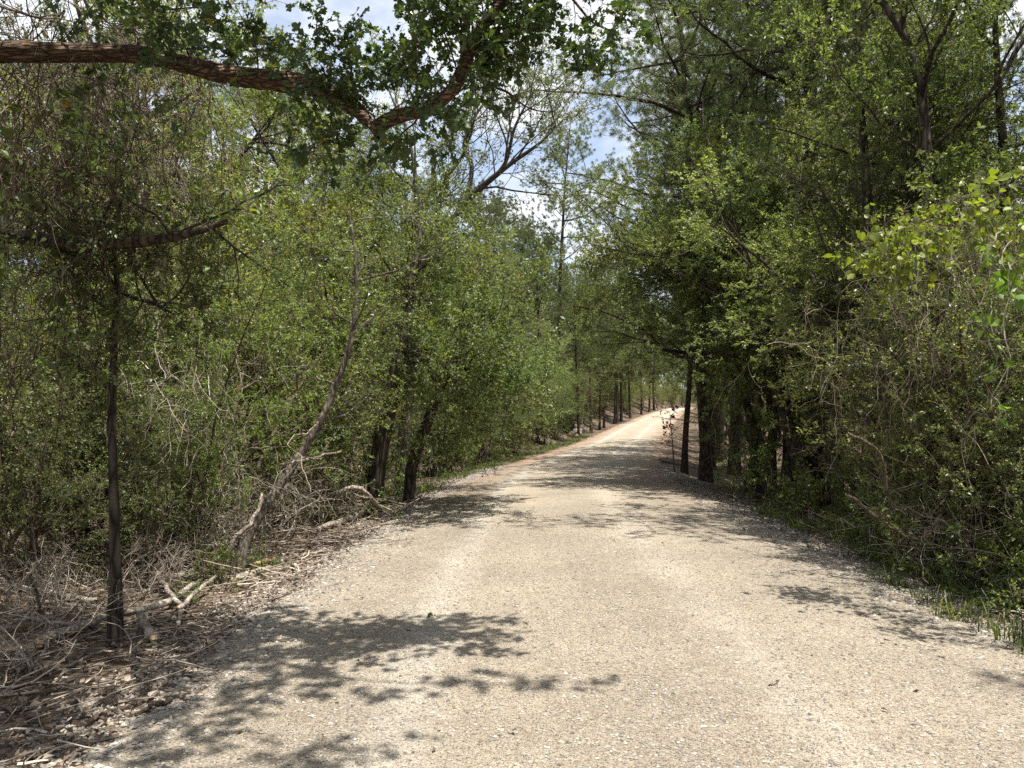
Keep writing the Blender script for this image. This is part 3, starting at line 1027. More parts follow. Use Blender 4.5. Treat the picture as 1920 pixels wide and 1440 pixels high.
P, R = level(orng, P, R, n=11, t0=.35, t1=1, ang=.8, angsd=.3, length=.95, npts=7, wig=.16, up=.05, rr=.012, rend=.35, bias=(0, 0, .45))
cb.add(*tubes(P, R, 4), 0)
P, R = level(orng, P, R, n=6, t0=.2, t1=1, ang=.8, angsd=.3, length=.45, npts=5, wig=.18, up=.02, rr=.011, rend=.4)
cb.add(*tubes(P, R, 3), 0)
P, R = level(orng, P, R, n=4, t0=.2, t1=1, ang=.8, angsd=.3, length=.16, npts=3, wig=.2, up=.0, rr=.012, rend=.5)
v, f = leaves(orng, P, 9, .075, OAK, t0=.2, upb=.75, droop=.15, along=.8)
cb.add(v, f, 1)
link('crown', cb.mesh('crown', [M['bark_dark'], M['leaf_oak']]), oak)


# ------------------------------------------------------------------ trees with a trunk of their own shape
def hero(name, label, cat, pts, ths, specs, leaf_fn, bark, leafmat, seed, group=None, npts=20, sides=(10, 6, 4, 3, 3), forks=(), sink=.12):
    """pts: (px, py, distance) up the trunk; forks: further lines from it"""
    L = px_line(pts, npts)
    base = L[0].copy()
    base[2] = gz(base[0], base[1]) - .02
    L[0][2] = base[2] - sink
    d = np.mean([p[2] for p in pts])
    Rr = px_r(ths, [d] * len(ths), npts)
    lines = [(L, Rr)]
    t = thing(name, label, cat, base, group=group)
    tb = Buf()
    rg = np.random.default_rng(seed)
    tb.add(*tubes(L[None] - base, Rr[None], sides[0], .03, rg))
    link('trunk', tb.mesh('trunk', [M[bark]], True), t)
    for fp, ft in forks:
        K = px_line(fp, npts)
        KR = px_r(ft, [d] * len(ft), npts)
        lines.append((K, KR))
        tb = Buf()
        tb.add(*tubes(K[None] - base, KR[None], 7, .03, rg))
        link('limb', tb.mesh('limb', [M[bark]], True), t)
    P = np.stack([a for a, _ in lines]) - base
    R = np.stack([b for _, b in lines])
    cbf = Buf()
    for i, s in enumerate(specs):
        P, R = level(rg, P, R, **s)
        cbf.add(*tubes(P, R, sides[min(i + 1, 4)]), 0)
    for v, f in leaf_fn(rg, P):
        cbf.add(v, f, 1)
    link('crown', cbf.mesh('crown', [M[bark], M[leafmat]]), t)
    return t


def spec4(L1, n=(10, 6, 5, 4), t0=.35, ang=1.1, up=.05):
    return [dict(n=n[0], t0=t0, t1=1, ang=ang, angsd=.25, length=lambda t, i: L1 * (1.15 - .5 * t), npts=8, wig=.14, up=up, rr=.013, rend=.3),
            dict(n=n[1], t0=.2, t1=1, ang=.85, angsd=.3, length=L1 * .42, npts=6, wig=.17, up=.04, rr=.012, rend=.3),
            dict(n=n[2], t0=.15, t1=1, ang=.8, angsd=.3, length=L1 * .2, npts=5, wig=.2, up=.03, rr=.011, rend=.4),
            dict(n=n[3], t0=.1, t1=1, ang=.75, angsd=.3, length=L1 * .11, npts=3, wig=.2, up=0, rr=.01, rend=.5)]


hero('young_tree', 'slim dark upright sapling standing alone among dead branches beside the lane', 'tree',
     [(217, 1168, 5.95), (216, 1050, 5.95), (213, 900, 5.95), (210, 780, 6.0), (213, 680, 6.0), (216, 600, 6.0), (221, 545, 6.0), (214, 470, 6.0), (225, 380, 6.0)],
     [32, 20, 18, 16, 15, 14, 12, 9, 5], spec4(.5, n=(8, 4, 4, 3), t0=.3), lambda r, P: [leaves(r, P, 6, .03, OVAL, spread=.01)], 'bark_dark', 'leaf_small', 201,
     forks=[([(222, 545, 6.0), (250, 558, 5.9), (290, 570, 5.8), (320, 586, 5.7)], [9, 8, 7, 4]),
            ([(296, 572, 5.8), (270, 530, 5.8), (245, 490, 5.8), (232, 450, 5.8)], [6, 5, 4, 3]),
            ([(305, 575, 5.8), (335, 550, 5.8), (355, 515, 5.8), (362, 490, 5.8)], [5, 4, 3, 2]),
            ([(220, 548, 6.0), (200, 515, 6.0), (165, 488, 6.0), (130, 470, 6.0)], [8, 7, 5, 3])])
hero('leaning_tree', 'thin grey tree leaning out of the dead thicket and bending upright', 'tree',
     [(440, 1042, 8.6), (490, 960, 8.9), (545, 880, 9.2), (600, 790, 9.4), (635, 710, 9.5), (658, 640, 9.5), (668, 540, 9.5), (664, 460, 9.5), (655, 400, 9.5)],
     [26, 17, 15, 14, 12, 11, 9, 7, 4], spec4(1.1, n=(10, 5, 4, 3), t0=.38), lambda r, P: [leaves(r, P, 9, .035, OVAL, spread=.01)], 'bark_grey', 'leaf_small', 202)
hero('forked_tree', 'big dark-trunked tree with low side limb leaning over the lane edge', 'tree',
     [(700, 934, 13.2), (715, 830, 13.2), (735, 740, 13.2), (748, 670, 13.2), (762, 600, 13.3), (775, 520, 13.4), (785, 440, 13.5), (780, 350, 13.5)],
     [30, 32, 31, 28, 22, 20, 16, 8], spec4(1.75, n=(11, 6, 6, 4), t0=.35), lambda r, P: [leaves(r, P, 16, .045, OVAL, spread=.015)], 'bark_dark', 'leaf_elm', 203,
     forks=[([(742, 682, 13.2), (790, 676, 12.9), (840, 680, 12.6), (890, 672, 12.3)], [14, 12, 10, 5])])
hero('tilted_tree', 'dark tree tilting over the verge with bright leafy sprays hanging low', 'tree',
     [(765, 895, 15), (790, 820, 15), (822, 740, 14.9), (838, 690, 14.8), (865, 620, 14.7), (880, 560, 14.7)],
     [22, 22, 20, 16, 12, 6], spec4(1.2, n=(11, 6, 6, 4), t0=.35), lambda r, P: [leaves(r, P, 14, .04, OVAL, spread=.015)], 'bark_dark', 'leaf_elm', 204,
     forks=[([(830, 720, 14.9), (880, 690, 14.5), (915, 695, 14.4), (935, 720, 14.4)], [10, 9, 7, 4])])
hero('open_crowned_tree', 'airy pale-barked tree whose bare forking boughs show against the clouds', 'tree',
     [(752, 880, 17.5), (770, 700, 17.5), (785, 560, 17.5), (800, 470, 17.4), (826, 432, 17.3), (850, 410, 17.2)],
     [28, 24, 20, 16, 14, 12], [dict(n=9, t0=.25, t1=1, ang=.7, angsd=.25, length=1.9, npts=8, wig=.13, up=.04, rr=.010, rend=.3),
                                dict(n=6, t0=.15, t1=1, ang=.8, angsd=.3, length=.9, npts=6, wig=.17, up=.04, rr=.010, rend=.4),
                                dict(n=5, t0=.2, t1=1, ang=.8, angsd=.3, length=.35, npts=4, wig=.2, up=.03, rr=.011, rend=.5)],
     lambda r, P: [leaves(r, P, 15, .05, OVAL, spread=.02)], 'bark_grey', 'leaf_pale', 205,
     forks=[([(850, 412, 17.2), (880, 372, 17.1), (910, 345, 17.0), (960, 305, 16.9), (1010, 270, 16.8), (1055, 225, 16.7)], [14, 13, 11, 8, 5, 2]),
            ([(868, 390, 17.2), (880, 350, 17.3), (882, 300, 17.3), (872, 285, 17.3), (885, 230, 17.3), (935, 160, 17.4)], [10, 9, 9, 7, 5, 2]),
            ([(800, 470, 17.4), (820, 390, 17.6), (840, 330, 17.7), (868, 290, 17.8), (875, 200, 17.8)], [10, 9, 8, 6, 2]),
            ([(790, 520, 17.5), (782, 400, 17.6), (775, 300, 17.6), (760, 230, 17.6)], [14, 12, 9, 4]),
            ([(905, 348, 17.0), (945, 310, 16.6), (965, 240, 16.4), (1000, 170, 16.2)], [8, 7, 5, 2])])
hero('thicket_tree', 'tree with one dark horizontal limb half buried under dead vines', 'tree',
     [(-90, 1120, 7.0), (-80, 900, 7.0), (-85, 700, 7.0), (-70, 560, 7.0), (-60, 400, 7.0), (-90, 200, 7.0)], [50, 44, 40, 36, 30, 18],
     spec4(1.2, n=(8, 5, 4, 3), t0=.4), lambda r, P: [leaves(r, P, 8, .034, OVAL, spread=.012)], 'bark_dark', 'leaf_small', 206,
     forks=[([(-80, 470, 7.0), (-10, 447, 6.4), (60, 445, 5.9), (130, 462, 5.6), (220, 457, 5.5), (310, 447, 5.4), (380, 431, 5.3), (425, 415, 5.3)], [28, 26, 24, 24, 22, 19, 15, 8])])
hero('fork_trunk_tree', 'tall black forking trunk rising behind the sunlit cedars', 'tree',
     [(1530, 930, 19), (1525, 700, 19), (1520, 400, 19), (1518, 200, 19), (1522, 80, 19), (1512, 0, 19), (1500, -150, 19)], [38, 36, 32, 30, 28, 22, 14],
     spec4(2.8, n=(10, 6, 5, 4), t0=.5), lambda r, P: [leaves(r, P, 14, .06, OVAL, spread=.02)], 'bark_dark', 'leaf_elm', 207,
     forks=[([(1555, 90, 19), (1590, 40, 18.8), (1620, -10, 18.6), (1640, -80, 18.5)], [16, 14, 12, 8]),
            ([(1522, 70, 19), (1545, 10, 19.2), (1560, -60, 19.3), (1570, -150, 19.3)], [18, 16, 14, 10])])
hero('crooked_trunk_tree', 'black crooked trunk standing in the tangle by the shaded verge', 'tree',
     [(1845, 1035, 8.3), (1825, 960, 8.3), (1800, 880, 8.4), (1790, 780, 8.5), (1760, 640, 8.6), (1740, 500, 8.6)], [44, 38, 34, 30, 24, 14],
     spec4(1.5, n=(10, 6, 5, 3), t0=.35), lambda r, P: [leaves(r, P, 16, .036, OVAL, spread=.01)], 'bark_dark', 'leaf_small', 208)
hero('cedar_tree', 'cedar with feathery sunlit top and a dark horizontal bough', 'tree',
     [(1640, 1000, 11.5), (1635, 800, 11.5), (1630, 560, 11.5), (1625, 350, 11.5), (1610, 150, 11.5), (1600, 30, 11.5)], [34, 30, 26, 20, 12, 4],
     [dict(n=26, t0=.3, t1=.99, ang=1.15, angsd=.2, length=lambda t, i: 2.1 * (1.2 - .7 * t), npts=7, wig=.12, up=.03, rr=.012, rend=.25, lenvar=.3),
      dict(n=8, t0=.2, t1=1, ang=.75, angsd=.25, length=.6, npts=5, wig=.15, up=.03, rr=.012, rend=.3),
      dict(n=6, t0=.1, t1=1, ang=.6, angsd=.25, length=.26, npts=4, wig=.15, up=.04, rr=.012, rend=.5)],
     lambda r, P: [leaves(r, P, 22, .055, SCALE_SPRAY, along=1.3, spread=.012, upb=.5)], 'bark_dark', 'cedar', 209,
     forks=[([(1632, 250, 11.5), (1680, 228, 11.2), (1720, 232, 11.0), (1765, 255, 10.9)], [10, 9, 8, 5])])

# ------------------------------------------------------------------ pines of the shaded side
def P3(px, d, margin=None):
    """a spot on the ground d metres along, at photograph column px, clear of the carriageway"""
    x = at(px, 720, d)[0]
    if margin is not None:
        if x < cx(d):
            while x - cx(d) > -(3 + margin) and d < 230:
                d += .5
                x = at(px, 720, d)[0]
        else:
            x = max(x, float(cx(d)) + 3 + margin)
    return (x, d, gz(x, d))


for k, (px, d, pr, sc, rz, lab) in enumerate([
        (1279, 26.0, 'pine2', .55, 1.0, 'slender dark pine standing closest to the carriageway at the bend'),
        (1322, 23.5, 'pine0', .92, 2.2, 'tall pine with stout trunk just behind the red-leaved sapling'),
        (1420, 27.0, 'pine0', 1.05, .9, 'tall pine behind the trunk row holding drooping needle boughs'),
        (1330, 31.0, 'pine0', 1.0, 4.0, 'tall pine whose long boughs reach into the gap of sky'),
        (1352, 38.0, 'pine1', 1.0, 5.5, 'pine beyond the bend with boughs over the carriageway'),
        (1345, 36.0, 'pine0', .95, 3.1, 'bushy pine filling the woods beyond the trunk row'),
        (1560, 21.0, 'pine3', 1.05, 2.7, 'pine rising behind the feathery cedars'),
        (1700, 17.5, 'pine3', .95, 1.9, 'pine deep behind the vine-draped brush'),
        (1560, 16.5, 'pine4', .95, 1.9, 'tall pine behind the sunlit oaks, its crown out of view'),
        (1475, 19.5, 'pine4', 1.0, 3.2, 'tall pine at the back of the trunk row shading the gravel'),
        (1510, 25.0, 'pine0', 1.0, 1.6, 'pine behind the tall black forking trunk'),
        (1625, 27.0, 'pine1', 1.0, 2.6, 'pine far in behind the feathery cedar'),
        (1375, 29.0, 'pine0', 1.05, 5.0, 'dense pine between the long-boughed pine and the forking trunk'),
        (1335, 44.0, 'pine0', .9, 2.5, 'pine hanging dark boughs above the far stretch of lane')]):
    plant(pr, P3(px, d, 0.6), lab, 'pine tree', 'pine_tree', rz, sc)
for px, d, sc, rz, lab in [(515, 22, .95, .3, 'thin bare dark trunk showing under the oak limb against the sky'), (552, 24, 1.0, 1.3, 'leaning thin trunk next to the bare dark one under the oak limb'),
                           (450, 21, .9, 2.3, 'thin trunk with few needles behind the small yellow vine spray'), (775, 26, .85, 3.3, 'slim pine rising between the airy tree and the oak fork')]:
    plant('polepine', P3(px, d), lab, 'pine tree', 'pine_tree', rz, sc, tilt=(0, .05 if px == 552 else 0))

# pines on the cut bank beyond, left of the lane
for k, (px, d, pr, sc, rz, lab) in enumerate([
        (1085, 49, 'farpine1', .55, .3, 'very thin dark trunk beside the broken stump'),
        (1108, 51, 'farpine1', .6, 1.4, 'thin reddish trunk just above the cut logs on the bank'),
        (1124, 52, 'farpine0', .62, 2.9, 'slightly leaning trunk on the needle-covered bank'),
        (1132, 56, 'farpine1', .6, 4.4, 'slim trunk right behind the leaning one on the bank'),
        (1152, 62, 'farpine1', .72, 3.3, 'slim trunk at the edge of the group of three on the bank'),
        (1158, 66, 'farpine0', .75, 5.0, 'middle trunk of the group of three on the bank'),
        (1164, 63, 'farpine0', .85, 1.2, 'thickest trunk of the group of three on the bank'),
        (1181, 72, 'farpine1', .8, .2, 'lone leaning trunk where the bank shows bare red soil'),
        (1202, 92, 'farpine0', .8, 2.0, 'distant trunk standing on the bare red bank'),
        (1217, 110, 'farpine1', .9, 3.6, 'remote trunk at the foot of the bank before the crest'),
        (1226, 118, 'farpine0', 1.0, 5.6, 'remote dark trunk nearest the crest of the lane')]):
    plant(pr, P3(px, d, 0.6), lab, 'pine tree', 'pine_tree', rz, sc)

# ------------------------------------------------------------------ leafy trees that make the two green walls
for (px, d, pr, sc, rz, lab, cat, nm) in [
        # ditch side, near to far
        (545, 14.5, 'elm0', .78, .5, 'bushy small-leaved tree behind the bend of the leaning grey trunk', 'tree', 'understory_tree'),
        (470, 12.5, 'elm2', .7, 2.1, 'leafy tree between the lone sapling and the leaning grey trunk', 'tree', 'understory_tree'),
        (640, 17.5, 'elm2', .82, 3.3, 'full rounded tree beside the airy tree, paler green', 'tree', 'understory_tree'),
        (690, 21.0, 'elm0', .92, 4.6, 'tree filling the gap behind the big dark-trunked tree', 'tree', 'understory_tree'),
        (860, 24.0, 'elm1', .80, 1.3, 'rounded tree under the bare boughs of the airy tree', 'tree', 'understory_tree'),
        (930, 22.0, 'elm2', .62, 5.5, 'bright green tree leaning out where the verge narrows', 'tree', 'understory_tree'),
        (985, 28.0, 'elm0', .78, 2.6, 'dome-shaped sunny tree at the inner edge of the bend', 'tree', 'understory_tree'),
        (1020, 34.0, 'elm1', .80, .9, 'tall green tree closing the wall before the pine bank', 'tree', 'understory_tree'),
        (1058, 41.0, 'elm2', .62, 3.7, 'light green tree just short of the pine bank', 'tree', 'understory_tree'),
        (1115, 48.0, 'elm0', .50, 4.9, 'small tree spreading yellow-green leaves over the bank trunks', 'tree', 'understory_tree'),
        (900, 33.0, 'elm0', .95, 5.9, 'tall broad tree standing farther back above the rounded ones', 'tree', 'understory_tree'),
        (400, 17.0, 'elm3', .95, 1.0, 'thin-trunked tree whose top thins out against the sky', 'tree', 'understory_tree'),
        (520, 19.0, 'elm3', 1.05, 2.4, 'tall dark-stemmed tree with sky showing through its crown', 'tree', 'understory_tree'),
        (290, 14.0, 'elm3', .95, 3.8, 'tree behind the hanging dead vines, crown lost in the oak', 'tree', 'understory_tree'),
        (150, 15.0, 'elm1', .8, .2, 'dense tree far in behind the dark horizontal limb', 'tree', 'understory_tree'),
        (20, 13.5, 'elm2', .75, 5.0, 'dense tree at the very edge of view behind brown vines', 'tree', 'understory_tree'),
        (130, 13.5, 'elm3', 1.1, 1.4, 'tall thin-trunked tree showing through the hanging dead vines', 'tree', 'understory_tree'),
        (235, 16.5, 'elm3', 1.2, 2.9, 'tall tree whose crown fills the space above the oak limb', 'tree', 'understory_tree'),
        (345, 15.0, 'elm1', .98, 5.2, 'tall pale-leaved tree right behind the small yellow vine spray', 'tree', 'understory_tree'),
        (40, 17.0, 'elm0', 1.15, .7, 'tall small-leaved tree at the edge of view behind the vine curtain', 'tree', 'understory_tree'),
        # shaded side
        (1342, 21.5, 'rowtree_dark', .9, 3.9, 'second stout trunk in the dark row under the sunlit oaks', 'tree', 'dark_trunk_tree'),
        (1372, 18.8, 'rowtree', .85, .4, 'straight trunk in the middle of the dark row', 'tree', 'dark_trunk_tree'),
        (1407, 18.0, 'rowtree', .92, 5.2, 'thick dark trunk in the row with grass at its foot', 'tree', 'dark_trunk_tree'),
        (1432, 18.6, 'rowtree_dark', .8, 2.0, 'thin dark trunk crowded against a thicker one in the row', 'tree', 'dark_trunk_tree'),
        (1560, 11.8, 'roadoak', (.95, .95, .68), 3.1, 'broad sunlit oak arching over the carriageway from the shaded side', 'tree', 'roadside_oak'),
        (1492, 14.2, 'roadoak', .74, 3.0, 'sunlit oak growing from the broad black trunk at the end of the trunk row', 'tree', 'roadside_oak'),
        (1400, 15.8, 'roadoak', (.9, .9, .74), 4.0, 'sunlit oak spreading between the arching oak and the bend', 'tree', 'roadside_oak'),
        (1340, 19.5, 'roadoak', .8, 5.3, 'leafy oak in front of the tall pine with the stout trunk', 'tree', 'roadside_oak'),
        (1600, 14.5, 'elm1', .8, 1.7, 'leafy tree between the sunlit oaks and the feathery cedar', 'tree', 'understory_tree'),
        (1610, 9.6, 'elm3', .92, 3.6, 'slim tree leaning its crown over the gravel before the feathery cedar', 'tree', 'understory_tree'),
        (1760, 12.0, 'elm3', .9, 2.2, 'loose-crowned tree with sky specks above the bright vine', 'tree', 'understory_tree'),
        (1880, 10.0, 'elm3', .85, 4.9, 'loose-crowned tree at the very edge above the tangle', 'tree', 'understory_tree'),
        (1480, 17.0, 'cedar0', 1.05, .7, 'narrow cedar peeking above the sunlit oaks', 'cedar tree', 'cedar_tree'),
        (1730, 14.5, 'cedar1', .95, 2.9, 'dull green cedar behind the pale dead twigs', 'cedar tree', 'cedar_tree'),
        (1800, 20.0, 'elm0', 1.0, .4, 'tree far in behind the tangle on the shaded side', 'tree', 'understory_tree'),
        (1620, 17.0, 'elm2', .9, 4.1, 'dark leafy tree behind the feathery cedar', 'tree', 'understory_tree')]:
    plant(pr, P3(px, d, 1.9 if nm in ('roadside_oak', 'dark_trunk_tree') else 1.3 if px == 1610 else 2.6), lab, cat, nm, rz, sc)

# ------------------------------------------------------------------ shrubs
for (px, d, pr, sc, rz, lab) in [
        (345, 9.6, 'yaupon2', .95, .3, 'bright yellow-green holly shrub just beyond the lone sapling'),
        (250, 10.6, 'yaupon2', .95, 1.4, 'holly shrub behind the forked twig of the lone sapling'),
        (110, 9.8, 'yaupon1', .95, 2.5, 'holly shrub under the dark horizontal limb'),
        (10, 8.8, 'yaupon3', .85, 3.5, 'holly shrub half hidden by brown vines at the very edge'),
        (430, 11.4, 'yaupon3', 1.05, 4.1, 'tall holly shrub above the pale dead thicket'),
        (520, 12.0, 'yaupon1', 1.05, 5.0, 'grey-green holly shrub the leaning tree rises from'),
        (600, 12.5, 'yaupon_tall', .85, .8, 'tall holly between leaning tree and big dark trunk'),
        (650, 14.0, 'yaupon0', 1.0, 1.9, 'holly shrub against the foot of the big dark trunk'),
        (830, 16.5, 'yaupon2', .95, 2.8, 'dense shrub at the foot of the tilted tree'),
        (900, 19.5, 'yaupon1', 1.0, 3.9, 'dark shrub where the grassy verge begins'),
        (955, 23.0, 'yaupon3', 1.0, 4.8, 'rounded shrub beside the green verge'),
        (1005, 28.5, 'yaupon0', 1.15, 5.7, 'rounded dark shrub near the inner bend'),
        (1035, 35.0, 'yaupon2', 1.2, .6, 'last shrub before the needle-covered bank'),
        (1062, 43.0, 'yaupon1', .9, 2.9, 'small shrub next to the broken stump'),
        (330, 8.0, 'yaupon2', .5, .9, 'small bright shrub pushing up through the pale dead thicket'),
        (395, 8.7, 'yaupon0', .5, 1.9, 'small shrub with light leaves beside the leaning grey trunk base'),
        (255, 8.2, 'yaupon1', .55, 2.9, 'small shrub in the clearing behind the lone sapling'),
        (60, 8.0, 'yaupon3', .5, 3.9, 'small shrub in the dark corner beyond the bleached dead branch'),
        (200, 11.0, 'yaupon_tall', .9, 3.3, 'tall holly behind the lone sapling in shade'),
        (1640, 10.8, 'yaupon_tall', .8, 4.4, 'tall shrub at the end of the dark trunk row'),
        (1620, 9.6, 'yaupon1', .8, .9, 'grey-green shrub in front of the feathery cedar'),
        (1680, 8.8, 'yaupon3', .9, 2.0, 'shrub catching silvery light in the middle of the tangle'),
        (1775, 8.0, 'yaupon0', .95, 3.0, 'shrub beneath the bright heart-leaved vine'),
        (1870, 7.4, 'yaupon1', .95, 4.0, 'shrub by the crooked black trunk at the edge'),
        (1590, 8.8, 'yaupon0', .85, 5.1, 'dense small-leaved shrub past the low leafy plants'),
        (1760, 7.4, 'yaupon0', .7, 2.6, 'small-leaved shrub between crooked trunk and bright vine'),
        (1700, 7.9, 'yaupon1', .85, 1.1, 'green shrub standing in front of the pale dead stems'),
        (1840, 7.0, 'yaupon3', .65, 2.1, 'small-leaved shrub under the lowest bright vine trail'),
        (1930, 6.4, 'yaupon1', .8, 5.1, 'shrub leaning in from the edge above the grass clumps'),
        (1500, 12.5, 'yaupon2', .4, 5.9, 'low dark shrub before the broad black trunk'),
        (1345, 19.5, 'yaupon1', .55, .2, 'small shrub between trunks of the dark row')]:
    plant(pr, P3(px, d, 1.8 if px < 1200 else 1.7), lab, 'shrub', 'holly_shrub', rz, sc)

for (px, d, pr, sc, rz, lab) in [
        (420, 7.9, 'lowbush0', .5, .3, 'small bright green seedling at the gravel edge by the white stub'),
        (372, 7.1, 'lowbush1', .22, 1.0, 'tiny green sprout among dead branches near the lone sapling'),
        (1560, 9.6, 'lowbush1', .8, 1.3, 'low green plant on the shaded verge before the tangle'),
        (1640, 8.4, 'lowbush2', .75, 2.3, 'low leafy plant in shade under the silvery shrub'),
        (1720, 7.4, 'lowbush0', .9, 3.4, 'low leafy plant behind the long grass clump'),
        (1790, 6.7, 'lowbush1', .8, 4.4, 'low leafy plant close behind the corner grass clumps'),
        (1880, 6.2, 'lowbush2', .7, 5.4, 'low leafy plant at the edge by the corner grass clump'),
        (1825, 6.15, 'lowbush0', .38, .4, 'soft low weed among the corner grass clumps'),
        (1905, 5.7, 'lowbush1', .36, 1.4, 'soft low weed at the edge behind the tallest grass clump'),
        (1760, 6.8, 'lowbush2', .33, 2.4, 'soft low weed on the gravel rim beyond the long-bladed grass'),
        (1700, 7.3, 'lowbush0', .42, 3.4, 'soft low weed between two small grass clumps'),
        (1610, 8.3, 'lowbush1', .40, 4.4, 'soft low weed just past the shaded grass clump'),
        (1540, 9.4, 'lowbush2', .38, 5.4, 'soft low weed on the verge before the trunk row'),
        (1480, 11.0, 'lowbush0', .5, .7, 'soft low weed in deep shade beneath the sunlit oak'),
        (1430, 15.0, 'lowbush2', .9, .9, 'broad-leaved plant at the foot of the trunk row'),
        (1495, 12.3, 'lowbush0', 1.0, 1.9, 'broad-leaved plant beneath the broad black trunk'),
        (740, 14.6, 'lowbush1', .8, 2.9, 'low green plant at the foot of the tilted tree'),
        (850, 17.6, 'lowbush2', .7, 3.9, 'low green plant where grass meets the dark shrub')]:
    plant(pr, P3(px, d, .7), lab, 'plant', 'low_plant', rz, sc)

for (px, d, pr, sc, rz, lab) in [
        (705, 15.5, 'yaupon1', 0.6, 0.4, 'low green shrub between the big dark trunk and the tilted one'),
        (770, 17.5, 'yaupon0', 0.7, 1.5, 'dark shrub right behind the tilted trunk'),
        (800, 19.0, 'yaupon3', 0.8, 2.6, 'shrub bulging over the verge past the tilted tree'),
        (845, 20.5, 'yaupon2', 0.85, 3.7, 'leafy shrub reaching to the grass past the tilted tree'),
        (885, 22.5, 'yaupon1', 0.95, 4.8, 'full shrub at the start of the sunny grass strip'),
        (925, 25.5, 'yaupon0', 1.0, 5.9, 'wide shrub standing behind the sunny grass strip'),
        (960, 29.0, 'yaupon2', 1.0, 0.9, 'bright shrub halfway along the inner bend'),
        (990, 32.5, 'yaupon3', 1.0, 2.0, 'round shrub farther along the inner bend'),
        (1015, 37.0, 'yaupon1', 1.1, 3.1, 'round shrub just before the light green tree'),
        (1040, 41.0, 'yaupon0', 1.15, 4.2, 'shrub under the light green tree short of the bank'),
        (560, 13.0, 'yaupon2', 0.7, 5.3, 'shaded shrub between the leaning tree and the big dark trunk'),
        (820, 21.5, 'yaupon_tall', 0.9, 0.5, 'tall shrub filling the gap above the tilted tree'),
        (900, 27.5, 'yaupon_tall', 1.0, 1.7, 'tall shrub under the bare boughs of the airy tree'),
        (950, 33.0, 'yaupon_tall', 1.1, 2.9, 'tall shrub beneath the dome-shaped sunny tree')]:
    plant(pr, P3(px, d, 1.5), lab, 'shrub', 'holly_shrub', rz, sc)

# dead thickets
for (px, d, pr, sc, rz, lab) in [
        (365, 8.8, 'dead1', .62, .5, 'pale dead thicket of fine twigs below the yellow-green holly'),
        (430, 9.4, 'dead2', .6, 1.7, 'pale dead thicket at the foot of the leaning grey tree'),
        (300, 7.6, 'dead0', .42, 2.8, 'dead twig clump just beyond the lone sapling'),
        (500, 10.8, 'dead1', .7, 3.6, 'dead thicket between leaning tree and fallen branches'),
        (600, 12.3, 'dead0', .7, 4.6, 'dead twig clump behind the arching grey branch'),
        (100, 7.4, 'dead0', .42, 5.2, 'dead twig clump under the holly at the dark edge'),
        (10, 4.7, 'dead0', .5, .9, 'light brown dead stems spilling out at the near corner'),
        (1740, 7.8, 'dead2', .55, 1.2, 'pale dead stems standing before the crooked black trunk'),
        (1640, 8.7, 'dead1', .8, 2.2, 'pale dead twigs in the middle of the shaded tangle'),
        (1850, 6.9, 'dead1', .7, 3.2, 'dead twigs at the edge by the corner plants')]:
    plant(pr, P3(px, d, 1.0), lab, 'dead brush', 'dead_shrub', rz, sc)

# grass clumps
for (px, d, pr, sc, rz, lab) in [
        (1868, 5.75, 'grass2', .9, .2, 'tallest bright grass clump in the near corner of the verge'),
        (1775, 6.35, 'grass1', .8, 1.2, 'long-bladed grass clump reaching over the gravel rim'),
        (1735, 6.9, 'grass0', .75, 2.2, 'grass clump just beyond the long-bladed one'),
        (1660, 7.6, 'grass1', .75, 3.2, 'shaded grass clump under the low leafy plants'),
        (1925, 5.35, 'grass0', .75, 4.2, 'grass clump cut by the edge of view'),
        (505, 8.7, 'grass0', .8, 5.2, 'short grass clump by the pale log on the gravel edge')]:
    plant(pr, P3(px, d), lab, 'grass', 'grass_clump', rz, sc)

# ------------------------------------------------------------------ vines
def vine(name, label, tops, seed, strands, length, mat_, leafmat=None, per=0, leafsize=.06, wig=.35, down=.25, r=.004, sub=3, sublen=.5, spread=.25, tmpl=HEART):
    """a curtain of thin stems hanging from the points in tops (px, py, distance)"""
    rg = np.random.default_rng(seed)
    T = resample([at(*p) for p in tops], 40)
    base = T.mean(0)
    base[2] = gz(base[0], base[1])
    t = thing(name, label, 'vine', base)
    p = T[rg.integers(0, 40, strands)] + spread * rg.standard_normal((strands, 3)) - base
    d = norm(rg.standard_normal((strands, 3)) + np.array([0, 0, -.6]))
    L = length * (.4 + .9 * rg.random(strands))
    K = 16
    P = np.empty((strands, K, 3))
    for k in range(K):
        P[:, k] = p
        d = norm(d + wig * rg.standard_normal((strands, 3)) + np.array([0, 0, -down]))
        p = p + d * (L / (K - 1))[:, None]
    zmin = terrain(P[:, :, 0] + base[0], P[:, :, 1] + base[1]) - base[2] + .02
    P[:, :, 2] = np.maximum(P[:, :, 2], zmin)
    R = (r * (.5 + 1.2 * rg.random(strands) ** 2))[:, None] * np.linspace(1, .5, K)[None]
    b = Buf()
    b.add(*tubes(P, R, 4))
    if sub:
        P2, R2 = level(rg, P, R, n=sub, t0=.05, t1=1, ang=.9, angsd=.4, length=sublen, npts=7, wig=.4, up=-.06, rr=.004, rend=.5)
        b.add(*tubes(P2, R2, 3))
        P = P2
    link('stems', b.mesh('stems', [M[mat_]]), t)
    if leafmat:
        v, f = leaves(rg, P, per, leafsize, tmpl, upb=.5, droop=.5, spread=.02)
        lb = Buf()
        lb.add(v, f)
        link('foliage', lb.mesh('foliage', [M[leafmat]]), t)
    return t


